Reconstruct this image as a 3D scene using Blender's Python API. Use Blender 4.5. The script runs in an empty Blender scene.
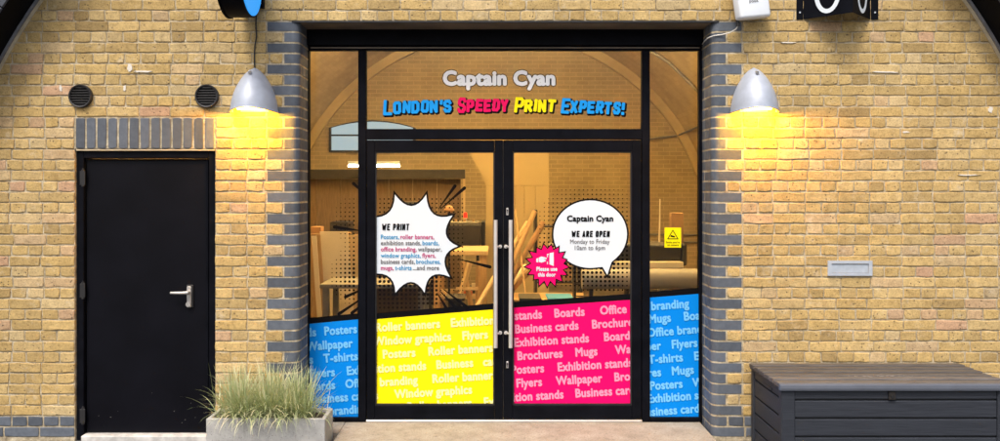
import bpy, bmesh, math, random
from mathutils import Vector, Matrix
R = math.radians
random.seed(7)
S = bpy.context.scene
C = S.collection

# ------------------------------------------------------------------ camera, sky, sun, exposure
CAMZ, CAMD, F, VX, VY = 1.705, 6.0, 854.4, 495.0, 190.0
cam = bpy.data.cameras.new('camera'); camo = bpy.data.objects.new('camera', cam); C.objects.link(camo)
camo.location = (0, -CAMD, CAMZ); camo.rotation_euler = (R(90), 0, 0)
cam.sensor_width = 36; cam.lens = 36*F/1000
cam.shift_x = 0.005; cam.shift_y = -0.0305
cam.clip_start = 0.05; cam.clip_end = 3000
S.camera = camo

SUN_EL, SUN_AZ = 56, 200      # azimuth: degrees clockwise from +Y (camera looks along +Y)
world = bpy.data.worlds.new('World'); S.world = world; world.use_nodes = True
wn = world.node_tree.nodes; wl = world.node_tree.links
sky = wn.new('ShaderNodeTexSky'); sky.sky_type = 'NISHITA'; sky.sun_disc = False
sky.sun_elevation = R(SUN_EL); sky.sun_rotation = R(SUN_AZ)
sky.air_density = 1.0; sky.dust_density = 5.0; sky.ozone_density = 0.6
wl.new(sky.outputs[0], wn['Background'].inputs[0]); wn['Background'].inputs[1].default_value = 0.15
sun = bpy.data.lights.new('sun', 'SUN'); suno = bpy.data.objects.new('sun', sun); C.objects.link(suno)
sun.energy = 1.5; sun.angle = R(14); sun.color = (1, 0.96, 0.9)
az, el = R(SUN_AZ), R(SUN_EL)
sd = Vector((math.sin(az)*math.cos(el), math.cos(az)*math.cos(el), math.sin(el)))
suno.rotation_euler = (-sd).to_track_quat('-Z', 'Y').to_euler(); suno.location = (-2, -20, 25)
S.view_settings.view_transform = 'Standard'; S.view_settings.look = 'None'
S.view_settings.exposure = 0.64; S.view_settings.gamma = 1; S.view_settings.use_curve_mapping = False

# ------------------------------------------------------------------ helpers
def P(px, py, D=6.0):
    """photo pixel -> (x, z) on the plane D metres in front of the camera"""
    return ((px-VX)*D/F, CAMZ-(py-VY)*D/F)
def XX(px, D=6.0): return (px-VX)*D/F
def ZZ(py, D=6.0): return CAMZ-(py-VY)*D/F

def link(o, parent=None):
    C.objects.link(o)
    if parent: o.parent = parent
    return o
def wloc(o):
    v = o.location.copy()
    while o.parent: o = o.parent; v = v+o.location
    return v
def thing(name, label, cat, loc=(0, 0, 0), group=None):
    o = bpy.data.objects.new(name, None); C.objects.link(o); o.location = loc
    o.empty_display_size = 0.05
    o['label'] = label; o['category'] = cat
    if group: o['group'] = group
    return o
def tag(o, label=None, cat=None, group=None, kind=None):
    if label: o['label'] = label
    if cat: o['category'] = cat
    if group: o['group'] = group
    if kind: o['kind'] = kind
    return o
def obj(name, bm, m, parent=None, smooth=False, ang=None):
    """bmesh in world coordinates -> one mesh object with its origin at its bounding box centre"""
    vs = [v.co for v in bm.verts]
    lo = Vector((min(v.x for v in vs), min(v.y for v in vs), min(v.z for v in vs)))
    hi = Vector((max(v.x for v in vs), max(v.y for v in vs), max(v.z for v in vs)))
    c = (lo+hi)/2
    bmesh.ops.translate(bm, verts=bm.verts, vec=-c)
    me = bpy.data.meshes.new(name); bm.to_mesh(me); bm.free()
    if m: me.materials.append(M[m])
    if smooth:
        me.polygons.foreach_set('use_smooth', [True]*len(me.polygons))
        if ang:
            try: me.set_sharp_from_angle(angle=R(ang))
            except Exception: pass
    o = bpy.data.objects.new(name, me)
    link(o, parent); o.location = c-(wloc(parent) if parent else Vector())
    return o
def copy_tree(o, parent=None):
    c = o.copy(); C.objects.link(c); c.parent = parent
    for ch in [q for q in o.children]: copy_tree(ch, c)
    return c
def BM(): return bmesh.new()
def box(bm, x0, x1, y0, y1, z0, z1, bev=0, mat=None, seg=1):
    r = bmesh.ops.create_cube(bm, size=1)
    vs = r['verts']
    bmesh.ops.scale(bm, verts=vs, vec=(abs(x1-x0), abs(y1-y0), abs(z1-z0)))
    bmesh.ops.translate(bm, verts=vs, vec=((x0+x1)/2, (y0+y1)/2, (z0+z1)/2))
    if bev:
        es = list({e for v in vs for e in v.link_edges})
        g = bmesh.ops.bevel(bm, geom=es, offset=bev, segments=seg, affect='EDGES', profile=0.5)
        vs = list({v for f in g['faces'] for v in f.verts})
    if mat is not None: bmesh.ops.transform(bm, matrix=mat, verts=vs)
    return vs
def bx(*a, **k):
    bm = BM(); box(bm, *a, **k); return bm
def prism(bm, poly, d0, d1, axis='y'):
    """extrude a 2D polygon; axis y: (x,z) polygon between y=d0 and d1; axis z: (x,y); axis x: (y,z)"""
    def mk(p, d):
        return {'y': (p[0], d, p[1]), 'z': (p[0], p[1], d), 'x': (d, p[0], p[1])}[axis]
    a = [bm.verts.new(mk(p, d0)) for p in poly]; b = [bm.verts.new(mk(p, d1)) for p in poly]
    n = len(poly); fs = [bm.faces.new(a), bm.faces.new(b[::-1])]
    for i in range(n): fs.append(bm.faces.new((a[i], b[i], b[(i+1) % n], a[(i+1) % n])))
    bmesh.ops.recalc_face_normals(bm, faces=fs)
    return a+b
def tube(bm, path, r, n=8, caps=True, r2=None):
    path = [Vector(p) for p in path]; rings = []
    for i, p in enumerate(path):
        t = (path[min(i+1, len(path)-1)]-path[max(i-1, 0)]).normalized()
        u = t.cross(Vector((0, 0, 1)) if abs(t.z) < .9 else Vector((1, 0, 0))).normalized(); v = t.cross(u)
        rr = r if r2 is None else r+(r2-r)*i/(len(path)-1)
        rings.append([bm.verts.new(p+(u*math.cos(k*2*math.pi/n)+v*math.sin(k*2*math.pi/n))*rr) for k in range(n)])
    for a, b in zip(rings, rings[1:]):
        for k in range(n): bm.faces.new((a[k], a[(k+1) % n], b[(k+1) % n], b[k]))
    if caps: bm.faces.new(rings[0][::-1]); bm.faces.new(rings[-1])
def flat(bm, poly, y):
    f = bm.faces.new([bm.verts.new((p[0], y, p[1])) for p in poly])
    f.normal_update()
    if f.normal.y > 0: f.normal_flip()
    return f
def clip(bm, x0=None, x1=None, lines=()):
    def cut(co, no):
        bmesh.ops.bisect_plane(bm, geom=bm.verts[:]+bm.edges[:]+bm.faces[:], plane_co=co, plane_no=no, clear_outer=True, dist=1e-6)
    for co, no in lines: cut(co, no)
    if x0 is not None: cut((x0, 0, 0), (-1, 0, 0))
    if x1 is not None: cut((x1, 0, 0), (1, 0, 0))

# ------------------------------------------------------------------ materials
M = {}
class Nt:
    def __init__(s, name):
        s.m = bpy.data.materials.new(name); s.m.use_nodes = True
        s.t = s.m.node_tree; s.b = s.t.nodes['Principled BSDF']; M[name] = s.m
    def n(s, ty, **k):
        q = s.t.nodes.new('ShaderNode'+ty)
        for a, v in k.items():
            if a.startswith('i_'):
                key = a[2:].replace('_', ' ')
                q.inputs[key].default_value = v
            else: setattr(q, a, v)
        return q
    def l(s, a, b): s.t.links.new(a, b)
    def ramp(s, fac, stops, const=False):
        r = s.n('ValToRGB'); cr = r.color_ramp
        if const: cr.interpolation = 'CONSTANT'
        while len(cr.elements) < len(stops): cr.elements.new(0.5)
        for e, (p, c) in zip(cr.elements, stops):
            e.position = p; e.color = (*c, 1) if len(c) == 3 else c
        s.l(fac, r.inputs[0]); return r.outputs[0]
    def mix(s, fac, a, b, mode='MIX'):
        q = s.n('Mix', data_type='RGBA', blend_type=mode)
        for i, v in ((0, fac), (6, a), (7, b)):
            if hasattr(v, 'default_value') or hasattr(v, 'is_linked'): s.l(v, q.inputs[i])
            else: q.inputs[i].default_value = v if i == 0 else (*v, 1)
        return q.outputs[2]
    def pos(s): return s.n('NewGeometry').outputs['Position']
    def noise(s, scale, detail=4, rough=0.55, vec=None, col=False):
        q = s.n('TexNoise'); q.inputs['Scale'].default_value = scale; q.inputs['Detail'].default_value = detail
        q.inputs['Roughness'].default_value = rough
        s.l(vec if vec is not None else s.pos(), q.inputs['Vector'])
        return q.outputs['Color' if col else 'Fac']
    def bump(s, h, strength=0.3, dist=0.01):
        q = s.n('Bump'); q.inputs['Strength'].default_value = strength; q.inputs['Distance'].default_value = dist
        s.l(h, q.inputs['Height']); s.l(q.outputs[0], s.b.inputs['Normal'])
    def stretch(s, v):
        q = s.n('Mapping'); q.inputs['Scale'].default_value = v; s.l(s.pos(), q.inputs['Vector']); return q.outputs[0]

def plain(name, col, rough=0.6, metal=0, var=0.12, nscale=9, bump=0, bscale=60, spec=None):
    s = Nt(name)
    nf = s.noise(nscale, 5)
    a = tuple(c*(1-var) for c in col); b = tuple(min(1, c*(1+var)) for c in col)
    s.l(s.ramp(nf, [(0.3, a), (0.7, b)]), s.b.inputs['Base Color'])
    s.b.inputs['Roughness'].default_value = rough; s.b.inputs['Metallic'].default_value = metal
    if spec is not None: s.b.inputs['Specular IOR Level'].default_value = spec
    if bump: s.bump(s.noise(bscale, 4), bump, 0.004)
    return s

def stock_brick(name, joined):
    s = Nt(name)
    if joined:
        at = s.n('Attribute', attribute_name='rnd'); rnd = at.outputs['Fac']
    else: rnd = s.n('ObjectInfo').outputs['Random']
    base = s.ramp(rnd, [(0.0, (0.370, 0.262, 0.118)), (0.10, (0.450, 0.322, 0.142)), (0.28, (0.500, 0.362, 0.165)),
                        (0.46, (0.465, 0.330, 0.140)), (0.62, (0.525, 0.390, 0.192)), (0.78, (0.485, 0.345, 0.150)),
                        (0.90, (0.540, 0.420, 0.235)), (0.955, (0.510, 0.365, 0.215)), (0.98, (0.485, 0.310, 0.205)), (1.0, (0.440, 0.340, 0.205))])
    base = s.mix(1.0, base, (0.935, 0.928, 0.87), 'MULTIPLY')
    # a second lookup, shuffled, gives each brick its own lightness
    w = s.n('TexWhiteNoise', noise_dimensions='1D'); s.l(rnd, w.inputs['W'])
    base = s.mix(1.0, base, s.ramp(w.outputs[0], [(0, (0.86, 0.86, 0.87)), (0.5, (1, 1, 1)), (1, (1.10, 1.09, 1.06))]), 'MULTIPLY')
    # mottling: cloudy patches inside the brick
    base = s.mix(1.0, base, s.ramp(s.noise(17, 6, 0.65), [(0.28, (0.78, 0.765, 0.73)), (0.5, (1, 1, 1)), (0.72, (1.16, 1.17, 1.16))]), 'MULTIPLY')
    base = s.mix(1.0, base, s.ramp(s.noise(95, 4, 0.7), [(0.28, (0.60, 0.58, 0.55)), (0.5, (1.02, 1.02, 1.02)), (0.75, (1.22, 1.22, 1.20))]), 'MULTIPLY')
    # wall scale weathering
    base = s.mix(1.0, base, s.ramp(s.noise(1.3, 4, 0.6), [(0.3, (0.90, 0.885, 0.865)), (0.7, (1.06, 1.06, 1.06))]), 'MULTIPLY')
    # pale lime bloom smeared over parts
    bl = s.ramp(s.noise(7.5, 8, 0.78), [(0.56, (0, 0, 0)), (0.72, (0.6, 0.6, 0.6))])
    base = s.mix(bl, base, (0.62, 0.55, 0.43))
    # dark burnt specks
    vo = s.n('TexVoronoi', feature='F1'); vo.inputs['Scale'].default_value = 36; s.l(s.pos(), vo.inputs['Vector'])
    spk = s.ramp(vo.outputs['Distance'], [(0.13, (1, 1, 1)), (0.24, (0, 0, 0))])
    gate = s.ramp(s.noise(13, 2), [(0.47, (0, 0, 0)), (0.56, (0.85, 0.85, 0.85))])
    sg = s.mix(1.0, spk, gate, 'MULTIPLY')
    base = s.mix(sg, base, (0.075, 0.055, 0.038))
    s.l(base, s.b.inputs['Base Color'])
    s.b.inputs['Roughness'].default_value = 0.88
    s.b.inputs['Specular IOR Level'].default_value = 0.25
    h = s.n('Math', operation='SUBTRACT'); s.l(s.noise(70, 6, 0.7), h.inputs[0])
    hs = s.n('Math', operation='MULTIPLY'); s.l(sg, hs.inputs[0]); hs.inputs[1].default_value = 0.8
    s.l(hs.outputs[0], h.inputs[1])
    s.bump(h.outputs[0], 0.42, 0.006)
stock_brick('stock_brick', False); stock_brick('stock_brick_joined', True)

def blue_brick(name, col=(0.088, 0.102, 0.124)):
    s = Nt(name)
    rnd = s.n('ObjectInfo').outputs['Random']
    base = s.ramp(rnd, [(0, tuple(c*0.78 for c in col)), (0.5, col), (1, tuple(c*1.28 for c in col))])
    base = s.mix(1.0, base, s.ramp(s.noise(22, 6, 0.65), [(0.3, (0.82, 0.82, 0.82)), (0.7, (1.18, 1.17, 1.15))]), 'MULTIPLY')
    bl = s.ramp(s.noise(9, 6, 0.75), [(0.64, (0, 0, 0)), (0.88, (0.22, 0.22, 0.22))])
    base = s.mix(bl, base, (0.42, 0.38, 0.32))
    s.l(base, s.b.inputs['Base Color'])
    s.l(s.ramp(s.noise(30, 3), [(0.3, (0.48,)*3), (0.7, (0.66,)*3)]), s.b.inputs['Roughness']); s.b.inputs['Specular IOR Level'].default_value = 0.25
    s.bump(s.noise(45, 4), 0.18, 0.004)
blue_brick('blue_brick'); blue_brick('viaduct_brick', (0.060, 0.068, 0.085))

s = Nt('mortar')
b0 = s.ramp(s.noise(11, 7, 0.75), [(0.30, (0.15, 0.115, 0.072)), (0.43, (0.33, 0.27, 0.175)), (0.56, (0.50, 0.425, 0.29)), (0.78, (0.68, 0.61, 0.47))])
b0 = s.mix(1.0, b0, s.ramp(s.noise(160, 3), [(0.3, (0.75,)*3), (0.7, (1.12,)*3)]), 'MULTIPLY')
s.l(b0, s.b.inputs['Base Color']); s.b.inputs['Roughness'].default_value = 0.95
s.bump(s.noise(90, 6, 0.7), 0.6, 0.006)

plain('black_paint', (0.004, 0.0045, 0.007), 0.5, var=0.3, bump=0.04, bscale=25, spec=0.05)
plain('door_paint', (0.0036, 0.0038, 0.0062), 0.40, var=0.25, nscale=3, bump=0.05, bscale=10, spec=0.10)
plain('black_steel', (0.012, 0.012, 0.013), 0.5, var=0.4, bump=0.1, bscale=30)
plain('soffit_paint', (0.16, 0.125, 0.095), 0.55, var=0.35, nscale=4, bump=0.1)
plain('black_vinyl', (0.003, 0.003, 0.004), 0.55, var=0, spec=0.08)
plain('steel', (0.66, 0.65, 0.63), 0.42, 0.55, var=0.08)
plain('worn_steel', (0.46, 0.45, 0.43), 0.40, 0.6, var=0.2, nscale=40)
plain('alloy', (0.70, 0.70, 0.70), 0.36, 0.9, var=0.06)
plain('lamp_paint', (0.40, 0.44, 0.51), 0.45, 0.15, var=0.10, nscale=14, bump=0.04)
plain('lamp_inside', (0.8, 0.78, 0.74), 0.6, var=0.02)
plain('letter_metal', (0.43, 0.48, 0.54), 0.42, 0.2, var=0.08, nscale=30, bump=0.05)
plain('white_plastic', (0.82, 0.87, 0.92), 0.38, var=0.02)
plain('cable_black', (0.01, 0.01, 0.01), 0.5, var=0)
plain('cable_white', (0.66, 0.64, 0.58), 0.5, var=0.05)
plain('vent_plastic', (0.016, 0.016, 0.018), 0.42, var=0.2)
plain('cream_trim', (0.52, 0.43, 0.28), 0.8, var=0.2, nscale=14, bump=0.3)
plain('grey_trim', (0.20, 0.20, 0.21), 0.7, var=0.25, nscale=14, bump=0.3)
plain('scuff', (0.30, 0.28, 0.26), 0.8, var=0.3, nscale=60)
plain('smear_paint', (0.66, 0.62, 0.54), 0.8, var=0.1, nscale=60, bump=0.3)
plain('pink_vinyl', (0.78, 0.002, 0.125), 0.55, var=0, spec=0.08)
plain('yellow_vinyl', (0.86, 0.72, 0.004), 0.55, var=0, spec=0.08)
plain('blue_vinyl', (0.001, 0.215, 0.70), 0.55, var=0, spec=0.08)
plain('white_vinyl', (0.62, 0.68, 0.73), 0.55, var=0, spec=0.08)
plain('pink_text', (0.82, 0.27, 0.42), 0.55, var=0, spec=0.08)
plain('yellow_text', (0.88, 0.82, 0.34), 0.55, var=0, spec=0.08)
plain('blue_text', (0.16, 0.49, 0.82), 0.55, var=0, spec=0.08)
plain('ink_blue', (0.02, 0.25, 0.50), 0.5, var=0)
plain('ink_magenta', (0.42, 0.04, 0.17), 0.5, var=0)
plain('ink_grey', (0.12, 0.12, 0.13), 0.5, var=0)
plain('pale_letter', (0.93, 0.92, 0.90), 0.55, var=0, spec=0.08)
plain('red_letter', (0.68, 0.006, 0.10), 0.55, var=0, spec=0.08)
plain('yellow_letter', (0.88, 0.74, 0.006), 0.55, var=0, spec=0.08)
plain('blue_letter', (0.012, 0.29, 0.74), 0.55, var=0, spec=0.08)

def wood(name, c0, c1, rough=0.7, sc=(2, 30, 30)):
    s = Nt(name)
    v = s.stretch(sc)
    s.l(s.ramp(s.noise(3, 6, 0.6, v), [(0.3, c0), (0.7, c1)]), s.b.inputs['Base Color'])
    s.b.inputs['Roughness'].default_value = rough
    s.bump(s.noise(5, 5, 0.6, v), 0.25, 0.004); return s
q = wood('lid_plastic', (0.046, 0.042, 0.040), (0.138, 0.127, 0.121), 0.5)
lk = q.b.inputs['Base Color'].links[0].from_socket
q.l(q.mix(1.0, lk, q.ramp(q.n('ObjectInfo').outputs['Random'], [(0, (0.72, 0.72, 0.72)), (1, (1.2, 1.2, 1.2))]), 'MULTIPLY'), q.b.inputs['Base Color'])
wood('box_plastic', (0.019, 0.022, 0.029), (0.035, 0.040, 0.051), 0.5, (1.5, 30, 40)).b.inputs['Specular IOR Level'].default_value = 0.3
plain('lid_sky_sheen', (0.085, 0.095, 0.118), 0.3, var=0.1, spec=0.6)  # bluish grey base paints the sky highlight along the lid rim
wood('ply', (0.50, 0.35, 0.18), (0.62, 0.46, 0.26), 0.7, (20, 20, 2))
wood('dark_board', (0.10, 0.065, 0.035), (0.17, 0.112, 0.060), 0.7, (20, 20, 2))
wood('timber', (0.36, 0.22, 0.10), (0.48, 0.31, 0.15), 0.7, (20, 20, 2))
plain('board_white', (0.74, 0.65, 0.48), 0.6, var=0.05)
plain('cardboard', (0.33, 0.19, 0.09), 0.8, var=0.15)
plain('table_grey', (0.20, 0.185, 0.16), 0.5, var=0.15)
plain('machine_black', (0.018, 0.015, 0.013), 0.45, var=0.3)
plain('paper_roll', (0.27, 0.255, 0.235), 0.45, var=0.04)
plain('orange_box', (0.6, 0.12, 0.03), 0.5, var=0.1)

def painted_brick(name, col, mortar=0.86, axis=0):
    s = Nt(name)
    q = s.n('TexBrick'); q.inputs['Scale'].default_value = 1
    q.inputs['Brick Width'].default_value = 0.225; q.inputs['Row Height'].default_value = 0.075
    q.inputs['Mortar Size'].default_value = 0.006; q.inputs['Mortar Smooth'].default_value = 0.3
    q.inputs['Color1'].default_value = (*col, 1); q.inputs['Color2'].default_value = (*[c*0.86 for c in col], 1)
    q.inputs['Mortar'].default_value = (*[c*mortar for c in col], 1)
    tc = s.n('TexCoord'); sp = s.n('SeparateXYZ'); cb = s.n('CombineXYZ'); s.l(s.pos(), sp.inputs[0])
    if axis == 0: s.l(sp.outputs[0], cb.inputs[0]); s.l(sp.outputs[2], cb.inputs[1])
    else:
        uv = s.n('UVMap'); s.l(uv.outputs[0], sp.inputs[0]); s.l(sp.outputs[0], cb.inputs[0]); s.l(sp.outputs[1], cb.inputs[1])
    s.l(cb.outputs[0], q.inputs['Vector'])
    c = s.mix(1.0, q.outputs['Color'], s.ramp(s.noise(1.6, 5, 0.65), [(0.3, (0.8, 0.79, 0.77)), (0.7, (1.08, 1.08, 1.08))]), 'MULTIPLY')
    s.l(c, s.b.inputs['Base Color']); s.b.inputs['Roughness'].default_value = 0.7
    s.bump(q.outputs['Fac'], -0.5, 0.006)
painted_brick('vault_paint', (0.58, 0.45, 0.24), 0.88, 1)
painted_brick('end_brick', (0.40, 0.305, 0.165), 1.25, 0)
plain('partition_paint', (0.42, 0.325, 0.18), 0.7, var=0.05, nscale=2)
plain('shop_floor', (0.10, 0.085, 0.07), 0.5, var=0.3, nscale=3, bump=0.1)

s = Nt('concrete')
b0 = s.ramp(s.noise(5, 7, 0.7), [(0.25, (0.235, 0.195, 0.145)), (0.5, (0.36, 0.31, 0.24)), (0.75, (0.47, 0.42, 0.34))])
b0 = s.mix(1.0, b0, s.ramp(s.noise(90, 3), [(0.3, (0.72,)*3), (0.7, (1.12,)*3)]), 'MULTIPLY')
b0 = s.mix(s.ramp(s.noise(28, 6, 0.7), [(0.57, (0, 0, 0)), (0.70, (0.8, 0.8, 0.8))]), b0, (0.11, 0.085, 0.06))
s.l(b0, s.b.inputs['Base Color']); s.b.inputs['Roughness'].default_value = 0.9
s.bump(s.noise(60, 6, 0.7), 0.5, 0.008)
s = Nt('planter_concrete')
b0 = s.ramp(s.noise(9, 7, 0.7), [(0.25, (0.27, 0.265, 0.25)), (0.5, (0.37, 0.365, 0.345)), (0.8, (0.50, 0.49, 0.46))])
b0 = s.mix(s.ramp(s.noise(1, 6, 0.7, s.stretch((26, 26, 5))), [(0.55, (0, 0, 0)), (0.8, (0.6, 0.6, 0.6))]), b0, (0.20, 0.185, 0.15))
vo = s.n('TexVoronoi'); vo.inputs['Scale'].default_value = 60; s.l(s.pos(), vo.inputs['Vector'])
b0 = s.mix(s.ramp(vo.outputs['Distance'], [(0.10, (1, 1, 1)), (0.18, (0, 0, 0))]), b0, (0.16, 0.15, 0.13))
s.l(b0, s.b.inputs['Base Color']); s.b.inputs['Roughness'].default_value = 0.9
s.bump(s.noise(50, 6, 0.7), 0.4, 0.006)
plain('sill_concrete', (0.50, 0.49, 0.46), 0.85, var=0.25, nscale=16, bump=0.4)
plain('asphalt', (0.055, 0.054, 0.052), 0.9, var=0.25, nscale=12, bump=0.5, bscale=80)
plain('soil', (0.04, 0.028, 0.018), 0.95, var=0.4, nscale=60, bump=0.6)
s = Nt('grass')
at = s.n('Attribute', attribute_name='rnd')
s.l(s.ramp(at.outputs['Fac'], [(0, (0.18, 0.25, 0.11)), (0.35, (0.34, 0.41, 0.20)), (0.7, (0.57, 0.61, 0.35)), (0.9, (0.72, 0.66, 0.42)), (1, (0.72, 0.62, 0.44))]), s.b.inputs['Base Color'])
s.b.inputs['Roughness'].default_value = 0.55
tr = s.n('BsdfTranslucent'); tr.inputs[0].default_value = (0.40, 0.44, 0.16, 1)
mx = s.n('MixShader'); mx.inputs[0].default_value = 0.25
s.l(s.b.outputs[0], mx.inputs[1]); s.l(tr.outputs[0], mx.inputs[2]); s.l(mx.outputs[0], s.t.nodes['Material Output'].inputs[0])

s = Nt('glass')
tr = s.n('BsdfTransparent'); tr.inputs[0].default_value = (0.93, 0.945, 0.935, 1)
gl = s.n('BsdfGlossy'); gl.inputs['Roughness'].default_value = 0.01
fr = s.n('Fresnel'); fr.inputs['IOR'].default_value = 1.29
mx = s.n('MixShader'); s.l(fr.outputs[0], mx.inputs[0]); s.l(tr.outputs[0], mx.inputs[1]); s.l(gl.outputs[0], mx.inputs[2])
s.l(mx.outputs[0], s.t.nodes['Material Output'].inputs[0])

def emit(name, col, st):
    s = Nt(name); s.b.inputs['Base Color'].default_value = (*col, 1)
    s.b.inputs['Emission Color'].default_value = (*col, 1); s.b.inputs['Emission Strength'].default_value = st
emit('cyan_glow', (0.022, 0.33, 0.90), 0.5); emit('lamp_glow', (1, 0.72, 0.30), 4); emit('tube_glow', (1, 0.82, 0.55), 34); emit('red_glow', (0.9, 0.012, 0.006), 1.6)
emit('day_pane', (0.62, 0.80, 0.88), 0.42); M['day_pane'].node_tree.nodes['Principled BSDF'].inputs['Base Color'].default_value = (0.03, 0.035, 0.04, 1)

# ------------------------------------------------------------------ ground
GZ = -0.06
g = obj('ground', bx(-400, 400, -400, 400, GZ-0.2, GZ), 'asphalt'); tag(g, kind='structure')
OL, OR = -1.376, 1.524          # shop opening, left and right edge in the wall plane
DL, DR = XX(75), XX(215)        # side door opening
ZT = 2.892                      # opening top; courses count down from here
pa = obj('doorstep', bx(-1.10, 1.508, -0.30, 0.275, GZ+0.001, 0.0, bev=0.006), 'concrete'); tag(pa, kind='structure')
box_in = bx(OL+0.012, -1.101, 0.0, 0.275, GZ+0.001, -0.001)
obj('threshold_slab', box_in, 'concrete', pa)
fl = obj('shop_floor', bx(-3.9, 4.0, 0.36, 9.6, -0.06, -0.002), 'shop_floor'); tag(fl, kind='structure')

# ------------------------------------------------------------------ the brick infill wall
AX, AZ, AR = 0.056, 0.729, 4.003     # arch centre and radius
wall = thing('brick_wall', 'yellow stock brick wall filling the railway arch, with blue brick quoins', 'wall', (0, 0, GZ))
REC = 0.0025
bm = BM()
y0, y1 = REC, 0.34
box(bm, -4.3, DL-REC, y0, y1, GZ-0.05, 1.992)                # left of the side door
box(bm, -4.3, OL-0.055, y0, y1, 1.992+REC, 4.9)              # above side door, up
box(bm, DR+REC, OL-0.055, y0, y1, GZ-0.05, 1.992)            # pier between door and shop
box(bm, OR+0.055, 4.4, y0, y1, GZ-0.05, 4.9)                 # right pier
box(bm, OL-0.055, OR+0.055, y0, y1, ZT+REC, 4.9)             # above the opening
def round_plan(xe, sgn, r, face, ret, inset=0.0):
    """front/return outline of a bullnose corner; xe: opening edge, sgn +1: wall lies on the -x side (left jamb)"""
    rr = r; pts = []
    cx, cy = xe-sgn*(rr+inset), rr+inset
    e = xe-sgn*inset
    pts.append((e-sgn*face, inset))
    for k in range(7):
        a = math.pi/2*k/6
        pts.append((cx+sgn*rr*math.sin(a), cy-rr*math.cos(a)))
    pts.append((e, inset+ret))
    return pts
for xe, sg in ((OL, 1), (OR, -1)):
    pts = round_plan(xe, sg, 0.046, 0.0545-REC, 0.33, REC)
    poly = pts+[(xe-sg*0.0545, 0.336)]
    prism(bm, poly, GZ-0.05, ZT, 'z')
obj('mortar', bm, 'mortar', wall)

def brick_mesh(w, h, rng, wob=0.0032, bev=0.005, dep=0.03):
    """front-faced brick: wobbly outline, worn arris, sides back into the mortar; centred, front at y=0"""
    pts = []
    nx = 4 if w > 0.15 else 3
    for i in range(nx): pts.append((-w/2+w*i/nx, -h/2))
    for i in range(2): pts.append((w/2, -h/2+h*i/2))
    for i in range(nx): pts.append((w/2-w*i/nx, h/2))
    for i in range(2): pts.append((-w/2, h/2-h*i/2))
    out = [(x+rng.uniform(-wob, wob), z+rng.uniform(-wob, wob)) for x, z in pts]
    for c in (0, nx, nx+2, 2*nx+2):         # rounded, sometimes knocked-off corners
        k = rng.choice((0.02, 0.03, 0.05, 0.09)); out[c] = (out[c][0]*(1-k*0.6*0.1/w), out[c][1]*(1-k))
    inn = []
    for x, z in out:
        bb = bev*rng.uniform(0.6, 1.5)
        inn.append((x-math.copysign(min(bb, abs(x)), x)*(1 if abs(abs(x)-w/2) < .02 else 0), z-math.copysign(min(bb, abs(z)), z)*(1 if abs(abs(z)-h/2) < .015 else 0)))
    vs = [(x, rng.uniform(0, 0.0018), z) for x, z in inn]+[(x, bev*0.8, z) for x, z in out]+[(x, dep, z) for x, z in out]
    n = len(pts); fs = [tuple(range(n))]
    for a in (0, n):
        for i in range(n): fs.append((a+i, a+n+i, a+n+(i+1) % n, a+(i+1) % n))
    fs = [tuple(reversed(f)) if k else f for k, f in enumerate(fs)]
    return vs, fs
rng = random.Random(3)
protos = {}
def proto(kind, w, h):
    key = (kind, round(w, 3), round(h, 3))
    if key not in protos:
        protos[key] = [brick_mesh(w, h, rng) for _ in range(5)]
    return protos[key]
pmesh = {}
def brick_data(kind, w, h, i, mat):
    key = (kind, round(w, 3), round(h, 3), i, mat)
    if key not in pmesh:
        v, f = proto(kind, w, h)[i]
        me = bpy.data.meshes.new(kind); me.from_pydata(v, [], f); me.update(); me.materials.append(M[mat]); pmesh[key] = me
    return pmesh[key]

bricks = []        # (kind, xc, zc, w)
def fill(x0, x1, pitch, start, row, kind):
    """lay bricks between x0 and x1 from one side, cutting the last one"""
    n = max(1, int((x1-x0)/pitch+0.5)); rem = (x1-x0)-n*pitch
    ws = [pitch]*n
    if abs(rem) > 0.03:
        ws[-1] += rem
        if ws[-1] < 0.06 and n > 1: ws[-2] += ws[-1]; ws.pop()
    else: ws = [(x1-x0)/n]*n
    if start == 'r': ws = ws[::-1]
    sft = rng.uniform(-0.022, 0.022)
    if len(ws) > 2:
        if start == 'l': ws[0] += sft; ws[-1] -= sft
        else: ws[-1] += sft; ws[0] -= sft
        for i in range(len(ws)-1):
            d = rng.gauss(0, 0.005); ws[i] += d; ws[i+1] -= d
    x = x0
    zc = ZT-0.075*(row-0.5)
    for w in ws:
        bricks.append((kind if w > 0.16 or pitch < 0.2 else 'header_brick', x+w/2, zc, round((w-0.0075)/0.005)*0.005)); x += w
QL = {1: XX(266), 0: XX(283)}; QR = {1: XX(743), 0: XX(727)}
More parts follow.
